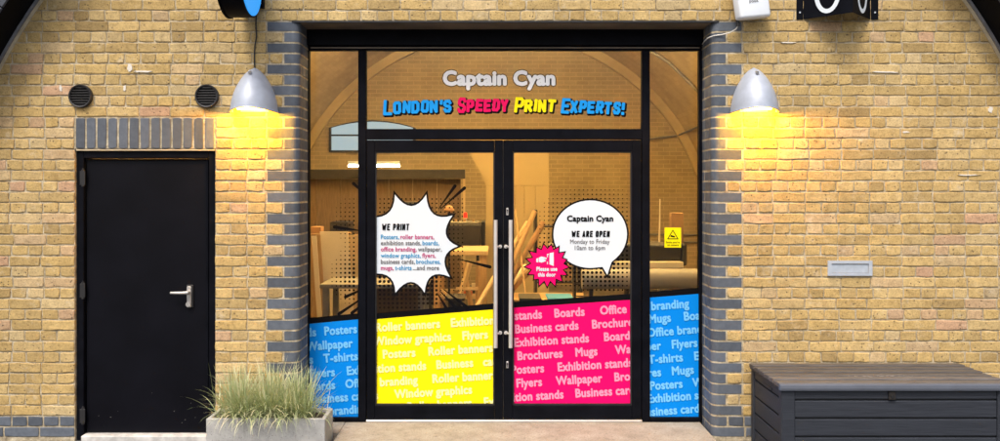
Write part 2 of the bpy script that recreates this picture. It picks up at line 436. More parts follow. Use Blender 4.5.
for row in range(-24, 41):
    odd = row % 2
    pitch, kind = (0.225, 'stretcher_brick') if odd else (0.1125, 'header_brick')
    if row >= 38: continue
    zc = ZT-0.075*(row-0.5)
    hw = math.sqrt(max(0, (AR+0.02)**2-max(0, zc-AZ-0.04)**2))
    lx, rx = AX-hw, AX+hw
    if hw < 0.3: continue
    if row <= 0:
        n0 = -1.376-math.ceil((-1.376-lx)/pitch)*pitch+(0.03 if odd else 0)
        n1 = -1.376+math.ceil((rx+1.376)/pitch)*pitch+(0.03 if odd else 0)
        fill(n0, n1, pitch, 'l', row, kind)
        continue
    ql, qr = QL[odd], QR[odd]
    n1 = qr+math.ceil((rx-qr)/pitch)*pitch
    fill(qr, n1, pitch, 'l', row, kind)
    if row < 10:
        n0 = ql-math.ceil((ql-lx)/pitch)*pitch
        fill(n0, ql, pitch, 'r', row, kind)
    else:
        fill(DR if row > 12 else DR+0.004, ql, pitch, 'l', row, kind)
        e = DL if row > 12 else DL-0.004
        n0 = e-math.ceil((e-lx)/pitch)*pitch
        fill(n0, e, pitch, 'r', row, kind)

def inview(x, z, y=0.0, m=0):
    px = VX+x*F/(CAMD+y); py = VY+(CAMZ-z)*F/(CAMD+y)
    return -m < px < 1000+m and -m < py < 441+m
def hidden(x, z):
    return 1.83 < x and z < 0.44         # behind the storage box
CUR = {'stretcher_brick': [], 'header_brick': []}; rest = []
for b in bricks:
    if inview(b[1], b[2]) and not hidden(b[1], b[2]): CUR[b[0]].append(b)
    else: rest.append(b)
for k, L in CUR.items():
    L.sort(key=lambda b: b[1]**2+(b[2]-CAMZ)**2)
    rest += L[300:]
    for i, (kd, x, z, w) in enumerate(L[:300]):
        o = bpy.data.objects.new(k, brick_data(k, w, 0.0665, rng.randrange(len(proto(k, w, 0.0665))), 'stock_brick'))
        link(o, wall); o.location = (x, rng.uniform(-0.0065, -0.0020), z+rng.uniform(-.0012, .0012)-GZ); o.rotation_euler = (0, R(rng.uniform(-.45, .45)), 0)
def joined(name, items, mat, parent):
    V, Fc, A = [], [], []
    for kd, x, z, w in items:
        v, f = rng.choice(proto(kd, w, 0.0665)); n = len(V); r = rng.random()
        dy = rng.uniform(-0.0065, -0.0020); a = R(rng.uniform(-.45, .45))
        V += [(x+p[0]+p[2]*math.sin(a), p[1]+dy, z+p[2]-p[0]*math.sin(a)) for p in v]; Fc += [tuple(n+i for i in q) for q in f]; A += [r]*len(v)
    me = bpy.data.meshes.new(name); me.from_pydata(V, [], Fc); me.update(); me.materials.append(M[mat])
    at = me.attributes.new('rnd', 'FLOAT', 'POINT'); at.data.foreach_set('value', A)
    o = link(bpy.data.objects.new(name, me), parent); o.location = (0, 0, -GZ); return o
tag(joined('brickwork', rest, 'stock_brick_joined', wall), kind='stuff')

# blue engineering bricks: bullnose quoins and jamb bricks
def plan_brick(name, pts, thick, zc, h, parent, flip):
    """brick from an outline path in plan, offset inwards"""
    bm = BM()
    n = len(pts)
    inner = []
    for i, p in enumerate(pts):
        a = Vector(pts[max(i-1, 0)]); b = Vector(pts[min(i+1, n-1)]); t = (b-a).normalized()
        nn = Vector((-t.y, t.x))*flip; inner.append((p[0]+nn.x*thick, p[1]+nn.y*thick))
    jit = lambda: rng.uniform(-.001, .001)
    bv = 0.003
    for zz in (0,):
        prism(bm, list(pts)+inner[::-1], zc-h/2+jit(), zc+h/2+jit(), 'z')
    o = obj(name, bm, 'blue_brick', parent); return o
for xe, sg in ((OL, 1), (OR, -1)):
    for row in range(1, 40):
        odd = row % 2; zc = ZT-0.075*(row-0.5)
        face = abs(xe-(QL if sg > 0 else QR)[odd])-0.010
        if row >= 38: face = 0.225 if odd else 0.102
        ret = 0.1025 if odd else 0.215
        pts = round_plan(xe, sg, 0.052, face, ret)
        plan_brick('quoin_brick', pts, 0.03, zc, 0.0625, wall, 1 if sg > 0 else -1)
        a = ret+0.010; ends = [(a, min(a+0.1025, 0.335))]
        if odd: ends.append((a+0.1125, 0.335))
        for (ya, yb) in ends:
            if yb-ya < 0.02: continue
            dx = rng.uniform(-.0015, .0015)
            obj('jamb_brick', bx(min(xe, xe-sg*0.03)+dx, max(xe, xe-sg*0.03)+dx, ya, yb, zc-0.0312, zc+0.0312, bev=0.003), 'blue_brick', wall)
# blue plinth courses
def plinth(x0, x1, row, start):
    odd = row % 2; pitch = 0.225 if odd else 0.1125; zc = ZT-0.075*(row-0.5)
    n = max(1, round((x1-x0)/pitch)); p = (x1-x0)/n; x = x0
    for i in range(n):
        v = brick_mesh(p-0.010, 0.065, rng, 0.0012, 0.004)
        me = bpy.data.meshes.new('plinth_brick'); me.from_pydata(v[0], [], v[1]); me.update(); me.materials.append(M['blue_brick'])
        o = link(bpy.data.objects.new('plinth_brick', me), wall); o.location = (x+p/2, rng.uniform(-.005, -.003), zc-GZ); x += p
for row in (38, 39):
    fo = 0.235 if row % 2 else 0.112
    plinth(-3.95, DL, row, 'r'); plinth(DR, OL-fo, row, 'l'); plinth(OR+fo, OR+fo+0.225*10, row, 'l')
# soldier course over the side door
n = 13; p = (DR-DL)/n
for i in range(n):
    v = brick_mesh(p-0.013, 0.215, rng, 0.0014, 0.004)
    me = bpy.data.meshes.new('soldier_brick'); me.from_pydata(v[0], [], v[1]); me.update(); me.materials.append(M['blue_brick'])
    o = link(bpy.data.objects.new('soldier_brick', me), wall); o.location = (DL+p*(i+0.5), -0.004, 1.992+0.1125-GZ); o.rotation_euler = (0, R(rng.uniform(-.6, .6)), 0)
# left-over dabs of white paint and filler
def smear(px, py, w, h, seed):
    r = random.Random(seed); x, z = P(px, py); pts = []
    w, h = w/142.4, h/142.4
    for k in range(18):
        a = k*2*math.pi/18; q = r.uniform(0.55, 1.1); pts.append((x+w/2*math.copysign(abs(math.cos(a))**0.5, math.cos(a))*q, z+h/2*math.sin(a)*q))
    bm = BM(); prism(bm, pts, -0.0078, 0.004, 'y'); obj('paint_smear', bm, 'smear_paint', wall)
for i, a in enumerate([(130, 67.5, 5, 9), (143, 71.5, 20, 2.2), (61, 88, 3, 7), (125, 88, 3, 7), (885, 72, 28, 1.8), (990, 110, 5, 7), (788, 42.5, 16, 1.5),
                       (905, 132, 9, 2.2), (968, 175, 24, 1.6)]): smear(*a, i)

# ------------------------------------------------------------------ the viaduct arch the wall stands in
via = thing('railway_arch', 'dark blue brick railway arch rim framing the yellow wall', 'arch', (AX, -0.285, GZ))
AY = -0.285
bm = BM(); arc = []
for k in range(65):
    a = math.pi*k/64; arc.append((AX+AR*math.cos(a), AZ+AR*math.sin(a)))
arc = [(AX+AR, GZ)]+arc+[(AX-AR, GZ)]
oarc = []
for x, z in arc:
    dx, dz = x-AX, max(z-AZ, 0)
    d = Vector((dx, dz)).normalized(); t = min(8/abs(d.x) if abs(d.x) > 1e-6 else 99, 5.5/abs(d.y) if abs(d.y) > 1e-6 else 99)
    oarc.append((AX+d.x*t, (AZ+d.y*t) if z > AZ else z))
A_ = [bm.verts.new((x, AY+0.012, z)) for x, z in arc]; B_ = [bm.verts.new((x, AY+0.012, z)) for x, z in oarc]; D_ = [bm.verts.new((x, 0.0, z)) for x, z in arc]
E_ = [bm.verts.new((x, 0.6, z)) for x, z in oarc]
for i in range(len(arc)-1):
    bm.faces.new((A_[i], B_[i], B_[i+1], A_[i+1])); bm.faces.new((D_[i], A_[i], A_[i+1], D_[i+1])); bm.faces.new((B_[i], E_[i], E_[i+1], B_[i+1]))
obj('soffit', bm, 'black_paint', via)
na = 168
vb = None
for i in range(na):
    a = math.pi*(i+0.5)/na
    if vb is None:
        b_ = bx(-0.0335, 0.0335, 0, 0.03, 0.004, 0.219, bev=0.004)
        vb = bpy.data.meshes.new('voussoir_brick'); b_.to_mesh(vb); b_.free(); vb.materials.append(M['viaduct_brick'])
    for ring in range(2):
        o = link(bpy.data.objects.new('voussoir_brick', vb), via)
        r_ = AR+ring*0.225
        o.location = (r_*math.cos(a), rng.uniform(-.002, .002)-0.004, AZ+r_*math.sin(a)-GZ); o.rotation_euler = (0, math.pi/2-a, 0)
def arc_strip(name, r0, r1, ya, yb, mat):
    bm = BM(); n = 90; pr = None
    for k in range(n+1):
        a = math.pi*k/n; c, s_ = math.cos(a), math.sin(a)
        q = [bm.verts.new((AX+r*c, y, AZ+r*s_)) for r, y in ((r0, ya), (r1, ya), (r1, yb), (r0, yb))]
        if pr:
            for i in range(4): bm.faces.new((pr[i], pr[(i+1) % 4], q[(i+1) % 4], q[i]))
        pr = q
    bmesh.ops.recalc_face_normals(bm, faces=bm.faces[:])
    obj(name, bm, mat, via)
arc_strip('mortar_fillet', AR-0.040, AR-0.018, -0.010, 0.004, 'cream_trim'); arc_strip('edge_strip', AR-0.018, AR-0.001, -0.028, 0.004, 'grey_trim')

# ------------------------------------------------------------------ steel lintel
li = thing('steel_lintel', 'dark steel lintel beam spanning the top of the shop opening', 'lintel', (0.07, 0.15, 2.80))
obj('bottom_plate', bx(OL+0.002, OR-0.002, 0.012, 0.275, ZT-0.012, ZT-0.001, bev=0.002), 'soffit_paint', li)
obj('angle_edge', bx(OL-0.05, OR+0.05, -0.004, 0.011, ZT-0.010, ZT+0.003, bev=0.002), 'black_steel', li)

# ------------------------------------------------------------------ shopfront
DF = 6.28                       # frame front plane distance (y = 0.28)
def GX(px): return XX(px, 6.30)
def GZ_(py): return ZZ(py, 6.30)
sh = thing('shopfront', 'black framed glass shopfront with transom light and double doors', 'shopfront', (0.074, 0.30, 0.0))
YF, YB, YG = 0.280, 0.340, 0.306
def fr(name, x0, x1, z0, z1, ya=YF, yb=YB, parent=sh, mat='black_paint', bev=0.003):
    return obj(name, bx(x0, x1, ya, yb, z0, z1, bev=bev), mat, parent)
xj0, xj1 = OL+0.001, GX(309.5)
xm0, xm1 = GX(358.5), GX(366.5)
xn0, xn1 = GX(641.5), GX(649.5)
xk0, xk1 = GX(698.6), OR-0.001
zh0, zh1 = GZ_(50.5), ZT-0.012
zt0, zt1 = GZ_(139.5), GZ_(129)
fr('jamb', xj0, xj1, 0.0, zh0); fr('jamb', xk0, xk1, 0.0, zh0)
fr('head', xj0, xk1, zh0+0.032, zh1, 0.245)
fr('head_bead', xj0+.001, xk1-.001, zh0, zh0+0.031, 0.283)
fr('head_lit_line', xj0+.02, xk1-.02, zh0+0.012, zh0+0.022, 0.268, 0.2835, mat='soffit_paint')  # paler line painted in for the lit underside of the black head
fr('mullion', xm0, xm1, 0.0, zh0-0.001); fr('mullion', xn0, xn1, 0.0, zh0-0.001)
fr('transom', xm1+.001, xn0-.001, zt0, zt1)
zs = GZ_(417)
fr('sill', xj1+.001, xm0-.001, 0.0, zs); fr('sill', xn1+.001, xk0-.001, 0.0, zs)
def pane(x0, x1, z0, z1, parent=sh):
    return obj('glass_pane', bx(x0, x1, YG, YG+0.012, z0, z1), 'glass', parent)
pane(xj1, xm0, zs, zh0); pane(xn1, xk0, zs, zh0); pane(xm1, xn0, zt1, zh0)
tq = obj('threshold', bx(xm1+.001, xn0-.001, 0.262, 0.34, 0.0, 0.016, bev=0.003), 'alloy', sh)
def leaf(px0, pxg0, pxg1, px1, hinge):
    x0, a, b, x1 = GX(px0), GX(pxg0), GX(pxg1), GX(px1)
    z0, z1 = 0.022, zt0-0.006
    zb, zt = GZ_(405), GZ_(151.5)
    yf, yb = 0.274, 0.332
    st = obj('glass_door', bx(x0, a, yf, yb, z0, z1, bev=0.003), 'black_paint', sh)
    st.name = 'glass_door'
    obj('stile', bx(b, x1, yf, yb, z0, z1, bev=0.003), 'black_paint', st)
    obj('top_rail', bx(a+.0005, b-.0005, yf+.001, yb, zt, z1, bev=0.003), 'black_paint', st)
    obj('bottom_rail', bx(a+.0005, b-.0005, yf+.001, yb, z0, zb, bev=0.003), 'black_paint', st)
    obj('glazing_bead', frame_bead(a, b, zb, zt), 'black_steel', st)
    pane(a, b, zb, zt, st)
    return st, a, b, zb, zt
def frame_bead(a, b, z0, z1, w=0.010):
    bm = BM()
    for q in ((a, a+w, z0, z1), (b-w, b, z0, z1), (a+w, b-w, z0, z0+w), (a+w, b-w, z1-w, z1)):
        box(bm, q[0], q[1], 0.288, 0.305, q[2], q[3])
    return bm
d1, l0, l1, lzb, lzt = leaf(367.2, 375.3, 494.5, 502.8, 'l')
d2, r0, r1, rzb, rzt = leaf(503.6, 512.6, 631.5, 640.8, 'r')
obj('meeting_strip', bx(GX(502.4), GX(504.0), 0.310, 0.330, 0.022, zt0-0.008), 'table_grey', d1)
for d, px, side in ((d1, 495.6, 1), (d2, 510.6, -1)):
    x = XX(px, 6.22); za, zb_ = ZZ(220, 6.22), ZZ(348, 6.22)
    bm = BM(); tube(bm, [(x, 0.222, za), (x, 0.222, zb_)], 0.0145, 14)
    obj('pull_handle', bm, 'steel', d, True, 40)
    for py in (247, 334):
        z = ZZ(py, 6.22)
        bm = BM(); tube(bm, [(x, 0.222, z), (x+side*0.022, 0.24, z), (x+side*0.034, 0.275, z)], 0.008, 10)
        obj('handle_bracket', bm, 'steel', d, True, 40)
        bm = BM(); tube(bm, [(x+side*0.034, 0.266, z), (x+side*0.034, 0.275, z)], 0.014, 12); obj('handle_rose', bm, 'steel', d)
for py, h in ((211.5, 0.055), (365, 0.05)):
    x, z = P(507.4, py, 6.27)
    bm = BM(); box(bm, x-0.009, x+0.009, 0.268, 0.275, z-h/2, z+h/2, bev=0.003)
    q = obj('lock', bm, 'alloy', d2)
    bm = BM(); tube(bm, [(x, 0.262, z+0.008), (x, 0.27, z+0.008)], 0.006, 10); box(bm, x-0.002, x+0.002, 0.2645, 0.268, z-0.014, z+0.002)
    obj('keyhole', bm, 'black_steel', d2)

# ------------------------------------------------------------------ lettering helpers
tcache = {}
def text2d(body):
    if body in tcache: return tcache[body]
    cu = bpy.data.curves.new('lettering', 'FONT'); cu.body = body; cu.size = 1.0; cu.resolution_u = 3
    cu.space_character = 1.05
    o = bpy.data.objects.new('lettering', cu); C.objects.link(o)
    bpy.context.view_layer.update()
    me = o.evaluated_get(bpy.context.evaluated_depsgraph_get()).to_mesh()
    vs = [(v.co.x, v.co.y) for v in me.vertices]; fs = [tuple(p.vertices) for p in me.polygons]
    o.evaluated_get(bpy.context.evaluated_depsgraph_get()).to_mesh_clear()
    bpy.data.objects.remove(o); bpy.data.curves.remove(cu)
    tcache[body] = (vs, fs); return tcache[body]
def twidth(body):
    vs, _ = text2d(body); xs = [v[0] for v in vs]; return min(xs), max(xs)
def put_text(bm, body, x, z, size, y, width=None, bold=0.0, ang=0.0, sx=1.0, anchor='l', fatter=False):
    """add lettering to bm in the plane y; x,z baseline start; bold: stroke thickening as a share of size"""
    vs, fs = text2d(body); x0, x1 = twidth(body)
    if width: sx = width/((x1-x0)*size)
    c, s_ = math.cos(ang), math.sin(ang)
    w = (x1-x0)*size*sx
    off = {'l': 0, 'r': -w, 'c': -w/2}[anchor]
    sh_ = [(0, 0)]
    if bold:
        b = bold; sh_ = [(b, 0), (-b, 0), (0, b), (0, -b), (b*.7, b*.7), (-b*.7, -b*.7), (b*.7, -b*.7), (-b*.7, b*.7)]
        if bold < 0.03: sh_ = sh_[:4]
    for k, (dx, dz) in enumerate(sh_):
        base = []
        for u, v in vs:
            lx = off+(u-x0+dx)*size*sx; lz = (v+dz)*size
            base.append(bm.verts.new((x+lx*c-lz*s_, y-0.00012*k, z+lx*s_+lz*c)))
        for f in fs:
            try: bm.faces.new([base[i] for i in f])
            except ValueError: pass

def put_line(name, parent, mat, body, x, z, size, y, width=None, bold=0.0, ang=0.0, sx=1.0, anchor='l', cl=None):
    """one mesh per word of a printed line"""
    x0, x1 = twidth(body)
    if width: sx = width/((x1-x0)*size)
    W_ = (x1-x0)*size*sx; off = {'l': 0, 'r': -W_, 'c': -W_/2}[anchor]; ws = body.split(' ')
    for k, w in enumerate(ws):
        a, b = twidth(w); e = (twidth(' '.join(ws[:k+1]))[1]-x0)*size*sx; st_ = off+e-(b-a)*size*sx
        bm = BM(); put_text(bm, w, x+st_*math.cos(ang), z+st_*math.sin(ang), size, y, bold=bold, ang=ang, sx=sx)
        if cl: clip(bm, *cl)
        if len(bm.faces): fixn(bm); obj(name, bm, mat, parent)
        else: bm.free()

# heavy comic capitals: each glyph a list of thick strokes in a unit box
GL = {
 'L': [[(0, 1), (0, 0), (1, 0)]], 'O': [[(0, .12), (0, .88), (.2, 1), (.8, 1), (1, .88), (1, .12), (.8, 0), (.2, 0), (0, .12)]],
 'N': [[(0, 0), (0, 1), (1, 0), (1, 1)]], 'D': [[(0, 0), (0, 1), (.7, 1), (1, .8), (1, .2), (.7, 0), (0, 0)]],
 "'": [[(.5, 1), (.4, .75)]], 'S': [[(1, .82), (.8, 1), (.2, 1), (0, .85), (0, .66), (.25, .53), (.75, .47), (1, .34), (1, .15), (.8, 0), (.2, 0), (0, .16)]],
 'P': [[(0, 0), (0, 1), (.75, 1), (1, .86), (1, .56), (.75, .42), (0, .42)]], 'E': [[(1, 1), (0, 1), (0, 0), (1, 0)], [(0, .5), (.85, .5)]],
 'Y': [[(0, 1), (.5, .45), (1, 1)], [(.5, .5), (.5, 0)]], 'R': [[(0, 0), (0, 1), (.75, 1), (1, .86), (1, .6), (.75, .46), (0, .46)], [(.45, .46), (1, 0)]],
 'I': [[(.5, 0), (.5, 1)]], 'T': [[(0, 1), (1, 1)], [(.5, 1), (.5, 0)]], 'X': [[(0, 0), (1, 1)], [(0, 1), (1, 0)]],
 '!': [[(.55, 1), (.5, .52)], [(.5, .03), (.5, 0)]], 'W': [[(0, 1), (.22, 0), (.5, .7), (.78, 0), (1, 1)]], 'A': [[(0, 0), (.5, 1), (1, 0)], [(.2, .3), (.8, .3)]],
}
def glyph(bm, ch, x, z, w, h, t, y, ang=0.0, lean=0.06, grow=0.0):
    """strokes of one capital; t stroke thickness; x,z lower left of the letter's box"""
    c, s_ = math.cos(ang), math.sin(ang); k = 0
    iw, ih = w-t, h-t
    T = t+2*grow
    def tf(u, v):
        lx, lz = t/2+u*iw+lean*(t/2+v*ih), t/2+v*ih
        return Vector((x+lx*c-lz*s_, z+lx*s_+lz*c))
    for st in GL[ch]:
        pts = [tf(*q) for q in st]
        for a, b in zip(pts, pts[1:]):
            d = (b-a); L = d.length
            if L < 1e-6: continue
            d /= L; nn = Vector((-d.y, d.x)); e = T/2*0.92
            a2, b2 = a-d*e, b+d*e; ch_ = T*0.2
            poly = [a2+nn*(T/2-ch_), a2+d*ch_+nn*T/2, b2-d*ch_+nn*T/2, b2+nn*(T/2-ch_), b2-nn*(T/2-ch_), b2-d*ch_-nn*T/2, a2+d*ch_-nn*T/2, a2-nn*(T/2-ch_)]
            flat(bm, [(p.x, p.y) for p in poly], y-0.00012*k); k += 1
def fixn(bm):
    for f in bm.faces:
        f.normal_update()
        if f.normal.y > 0: f.normal_flip()

VIN = YG-0.002                  # first vinyl layer on the outer face of the glass
PX = 6.30/F                     # one photo pixel in metres on the glass

# ------------------------------------------------------------------ transom lettering
nm = thing('window_lettering', 'pale bold lettering naming the shop on the transom glass', 'lettering', (GX(499), VIN, GZ_(85)))
for nme, mat, y, bold in (('letter_outline', 'black_vinyl', VIN, 0.102), ('letters', 'pale_letter', VIN-0.003, 0.058)):
    put_line(nme, nm, mat, 'Captain Cyan', GX(443.8), GZ_(84.6), 19.6*PX, y, width=110.5*PX, bold=bold)
def arc_y(px): return 111.6+((px-503.5)/122.0)**2*3.2
def arc_a(px): return -math.atan(2*(px-503.5)/122.0**2*3.2)
words = (("LONDON'S", 382.5, 452, 'blue_letter', 'blue'), ('SPEEDY', 456.5, 508.5, 'red_letter', 'red'), ('PRINT', 513.5, 555.5, 'yellow_letter', 'yellow'), ('EXPERTS!', 560, 625, 'blue_letter', 'blue'))
for wd, xa, xb, mat, cn in words:
    t = thing('window_lettering', {'L': 'blue comic capitals at the start of the transom slogan', 'S': 'red comic capitals, second word of the transom slogan', 'P': 'yellow comic capitals in the transom slogan', 'E': 'blue comic capitals ending the transom slogan with an exclamation mark'}[wd[0]], 'lettering', (GX((xa+xb)/2), VIN, GZ_(112)))
    ws = [{"'": 0.5, 'I': 0.5, '!': 0.55, 'W': 1.3}.get(c, 1.0)*(1.12 if i == 0 else 1.0) for i, c in enumerate(wd)]
    u = (xb-xa)/sum(ws)
    for nme, m_, y, dx, gr in (('letter_shadow', 'black_vinyl', VIN, 1.1, 1.1), ('letters', mat, VIN-0.003, 0, 0.0)):
        bm = BM(); x = xa
        for i, c in enumerate(wd):
            w = ws[i]*u; h = 15.6 if i == 0 else 12.8
            py = arc_y(x+w/2)+(0.8 if i == 0 else (0.4 if i % 2 else -0.4))
            glyph(bm, c, GX(x+0.3+dx), GZ_(py+(1.1 if dx else 0)), (w-0.9)*PX, h*PX, 3.1*PX, y, arc_a(x+w/2)+(0.04 if i % 2 else -0.03), 0.08, gr*PX*0.8)
            x += w
        fixn(bm); obj(nme, bm, m_, t)

# ------------------------------------------------------------------ coloured vinyl panels with repeated words
PS = 33.2*PX/((twidth('Posters')[1]-twidth('Posters')[0]))      # lettering size from the printed width of one word
def panel(label, c, x0, x1, ytl, ytr, yb, tilt, rows):
    mat, tm = c+'_vinyl', c+'_text'
    t = thing('window_vinyl', label, 'window vinyl', (GX((x0+x1)/2), VIN, GZ_(yb)))
    bm = BM(); flat(bm, [(GX(x0), GZ_(yb)), (GX(x1), GZ_(yb)), (GX(x1), GZ_(ytr)), (GX(x0), GZ_(ytl))], VIN); obj('backing', bm, mat, t)
    bm = BM(); flat(bm, [(GX(x0), GZ_(ytl)+.0005), (GX(x1), GZ_(ytr)+.0005), (GX(x1), GZ_(ytr-6.0)), (GX(x0), GZ_(ytl-6.0))], VIN); obj('border', bm, 'black_vinyl', t)
    lines = [((GX(x0), 0, GZ_(ytl)), (-(GZ_(ytr)-GZ_(ytl))/(GX(x1)-GX(x0)), 0, 1)), ((0, 0, GZ_(yb)), (0, 0, -1))]
    for body, anchor, px, py in rows:
        put_line('printed_word', t, tm, body, GX(px), GZ_(py), PS*1.10, VIN-0.003, bold=0.042, ang=tilt, anchor=anchor, sx=0.875, cl=(GX(x0), GX(x1), lines))
ta = R(3.6)
def rows_from(x_ref, tilt, data):
    out = []
    for py, ws in data:
        for body, an, px in ws: out.append((body, an, px, py-(px-x_ref)*math.tan(tilt)))
    return out
panel('yellow vinyl panel of printed words across the lower half of the left door', 'yellow', 375.3, 494.5, 319.5, 309.5, 404.6, ta, rows_from(376, ta, [
    (331.7, [('Roller banners', 'l', 376.3), ('Exhibition', 'l', 451.5)]), (345.4, [('Window graphics', 'l', 374), ('Flyers', 'l', 463)]),
    (359, [('Posters', 'l', 383.4), ('Roller banners', 'l', 429)]), (372.8, [('Exhibition stands', 'r', 426), ('Business', 'l', 437), ('cards', 'l', 483.6)]),
    (386.6, [('Office branding', 'r', 417.6), ('Roller banners', 'l', 433)]), (399.6, [('Brochures', 'r', 378), ('Window graphics', 'l', 395)]),
    (413, [('Roller banners', 'l', 408), ('Exhibition', 'l', 484.6)])]))
panel('pink vinyl panel of printed words across the lower half of the right door', 'pink', 512.6, 631.5, 308, 300, 404.2, ta, rows_from(514, ta, [
    (320, [('Exhibition stands', 'r', 541.8), ('Boards', 'l', 555), ('Office', 'l', 600.6)]), (333.4, [('Business cards', 'l', 515.6), ('Brochures', 'l', 592.6)]),
    (346.8, [('Exhibition stands', 'l', 514.8), ('Boards', 'l', 604.6)]), (360.4, [('Brochures', 'l', 518), ('Mugs', 'l', 576), ('Wallpaper', 'l', 615.6)]),
    (374, [('Posters', 'l', 512), ('Exhibition stands', 'l', 558.3)]), (387.6, [('Flyers', 'l', 517), ('Wallpaper', 'l', 556.4), ('Brochures', 'l', 615)]),
    (401.4, [('Exhibition stands', 'r', 563.4), ('Business cards', 'l', 576)])]))
tb = R(4.4)
panel('narrow blue vinyl panel of printed words on the left sidelight', 'blue', 309.5, 358.5, 324, 319.5, 417, tb, rows_from(309, tb, [
    (336.5, [('Boards', 'r', 316), ('Posters', 'l', 325)]), (350.5, [('Wallpaper', 'l', 307)]), (363.8, [('Flyers', 'r', 313), ('T-shirts', 'l', 324)]),
    (378, [('Flyers', 'l', 310), ('Exhibition', 'l', 347.5)]), (391, [('Boards', 'r', 335), ('Office', 'l', 346)]), (404, [('Business cards', 'l', 312)]), (417, [('Office branding', 'l', 299.5)])]))
panel('narrow blue vinyl panel of printed words on the right sidelight', 'blue', 649.5, 698.6, 297.8, 294, 417, tb, rows_from(649, tb, [
    (310.4, [('Office branding', 'r', 689)]), (323.2, [('Mugs', 'l', 649.5), ('Boards', 'l', 684.6)]), (336.8, [('Office branding', 'l', 647.7)]),
    (350.4, [('Wallpaper', 'r', 661), ('Flyers', 'l', 672.5)]), (363.8, [('T-shirts', 'l', 649), ('Exhibition', 'l', 695)]), (377, [('Brochures', 'r', 661), ('Mugs', 'l', 672.5)]),
    (390.2, [('Posters', 'l', 650.6), ('Wallpaper', 'l', 693)]), (403, [('Exhibition stands', 'l', 648)]), (416.2, [('Business cards', 'l', 641)])]))

# ------------------------------------------------------------------ stickers
def pxpoly(pts): return [(GX(x), GZ_(y)) for x, y in pts]
def scaled(pts, c, k, add=0):
    out = []
    for x, y in pts:
        d = math.hypot(x-c[0], y-c[1]); q = k+add/max(d, 1e-6); out.append((c[0]+(x-c[0])*q, c[1]+(y-c[1])*q))
    return out
def offset_poly(pts, d):
    """mitred outward offset of a polygon, capped at the tips"""
    n = len(pts); A = sum(pts[i][0]*pts[(i+1) % n][1]-pts[(i+1) % n][0]*pts[i][1] for i in range(n)); sg = 1 if A > 0 else -1
    out = []
    for i in range(n):
        a, b, c = Vector(pts[i-1]), Vector(pts[i]), Vector(pts[(i+1) % n])
        n1 = (b-a).normalized(); n2 = (c-b).normalized(); n1 = Vector((n1.y, -n1.x))*sg; n2 = Vector((n2.y, -n2.x))*sg
        m = n1+n2
        if m.length < 1e-4: m = n1
        m.normalize(); k = d/max(0.42, m.dot(n1)); out.append((b.x+m.x*k, b.y+m.y*k))
    return out
# the burst on the left door
bt = thing('window_sticker', 'white spiky burst sticker listing printed goods on the left door glass', 'sticker', (GX(417), VIN, GZ_(245)))
tips = [(362, 216), (394.9, 194.5), (426.2, 194.5), (452.6, 215.4), (458, 246.2), (450, 277), (424.6, 293), (395.4, 293), (362, 276)]
cen = (414, 245); burst = []
for i in range(len(tips)):
    a, b = tips[i], tips[(i+1) % len(tips)]
    m = ((a[0]+b[0])/2, (a[1]+b[1])/2); c = (m[0]+(cen[0]-m[0])*0.46, m[1]+(cen[1]-m[1])*0.46)
    for k in range(8):
        u = k/8; burst.append(((1-u)**2*a[0]+2*u*(1-u)*c[0]+u*u*b[0], (1-u)**2*a[1]+2*u*(1-u)*c[1]+u*u*b[1]))
bm = BM(); flat(bm, pxpoly(offset_poly(burst, 1.9)), VIN-0.002); clip(bm, l0); obj('outline', bm, 'black_vinyl', bt)
bm = BM(); flat(bm, pxpoly(burst), VIN-0.004); clip(bm, l0); obj('backing', bm, 'white_vinyl', bt)
def comic(parent, body, xa, xb, base, h, t, mat, y):
    bm = BM(); ws = [{'I': 0.45, ' ': 0.55, 'W': 1.35}.get(c, 1.0) for c in body]; u = (xb-xa)/sum(ws); x = xa
    for c, w in zip(body+' ', ws+[0]):
        if c != ' ': glyph(bm, c, GX(x+0.15), GZ_(base), (w*u-0.75)*PX, h*PX, t*PX, y)
        elif len(bm.faces): fixn(bm); obj('heading', bm, mat, parent); bm = BM()
        x += w*u
comic(bt, 'WE PRINT', 381.6, 409.6, 230.3, 6.6, 1.35, 'black_vinyl', VIN-0.007)
lines_ = [(239.0, 434, [('Posters, ', 'ink_blue'), ('roller banners,', 'ink_magenta')]), (245.1, 439, [('exhibition stands, ', 'ink_grey'), ('boards,', 'ink_blue')]),
          (251.3, 441.7, [('office branding, ', 'ink_magenta'), ('wallpaper,', 'ink_grey')]), (257.6, 435.7, [('window graphics, ', 'ink_blue'), ('flyers,', 'ink_magenta')]),
          (263.8, 440.6, [('business cards, ', 'ink_grey'), ('brochures,', 'ink_blue')]), (270.0, 439, [('mugs, ', 'ink_magenta'), ('t-shirts ', 'ink_blue'), ('...and more', 'ink_grey')])]
for by, xe, segs in lines_:
    tot = sum(twidth(b_.rstrip())[1]-twidth(b_.rstrip())[0]+(0.28 if b_.endswith(' ') else 0) for b_, _ in segs)
    k = (xe-381)/tot; x = 381
    for b_, m_ in segs:
        w = (twidth(b_.rstrip())[1]-twidth(b_.rstrip())[0])*k
        put_line('printed_word', bt, m_, b_.rstrip(), GX(x), GZ_(by), 6.3*PX, VIN-0.007, width=w*PX, bold=0.026)
        x += w+(0.28*k if b_.endswith(' ') else 0)
def inside(p, poly):
    r = False; n = len(poly)
    for i in range(n):
        (x1, y1_), (x2, y2) = poly[i], poly[(i+1) % n]
        if (y1_ > p[1]) != (y2 > p[1]) and p[0] < (x2-x1)*(p[1]-y1_)/(y2-y1_)+x1: r = not r
    return r
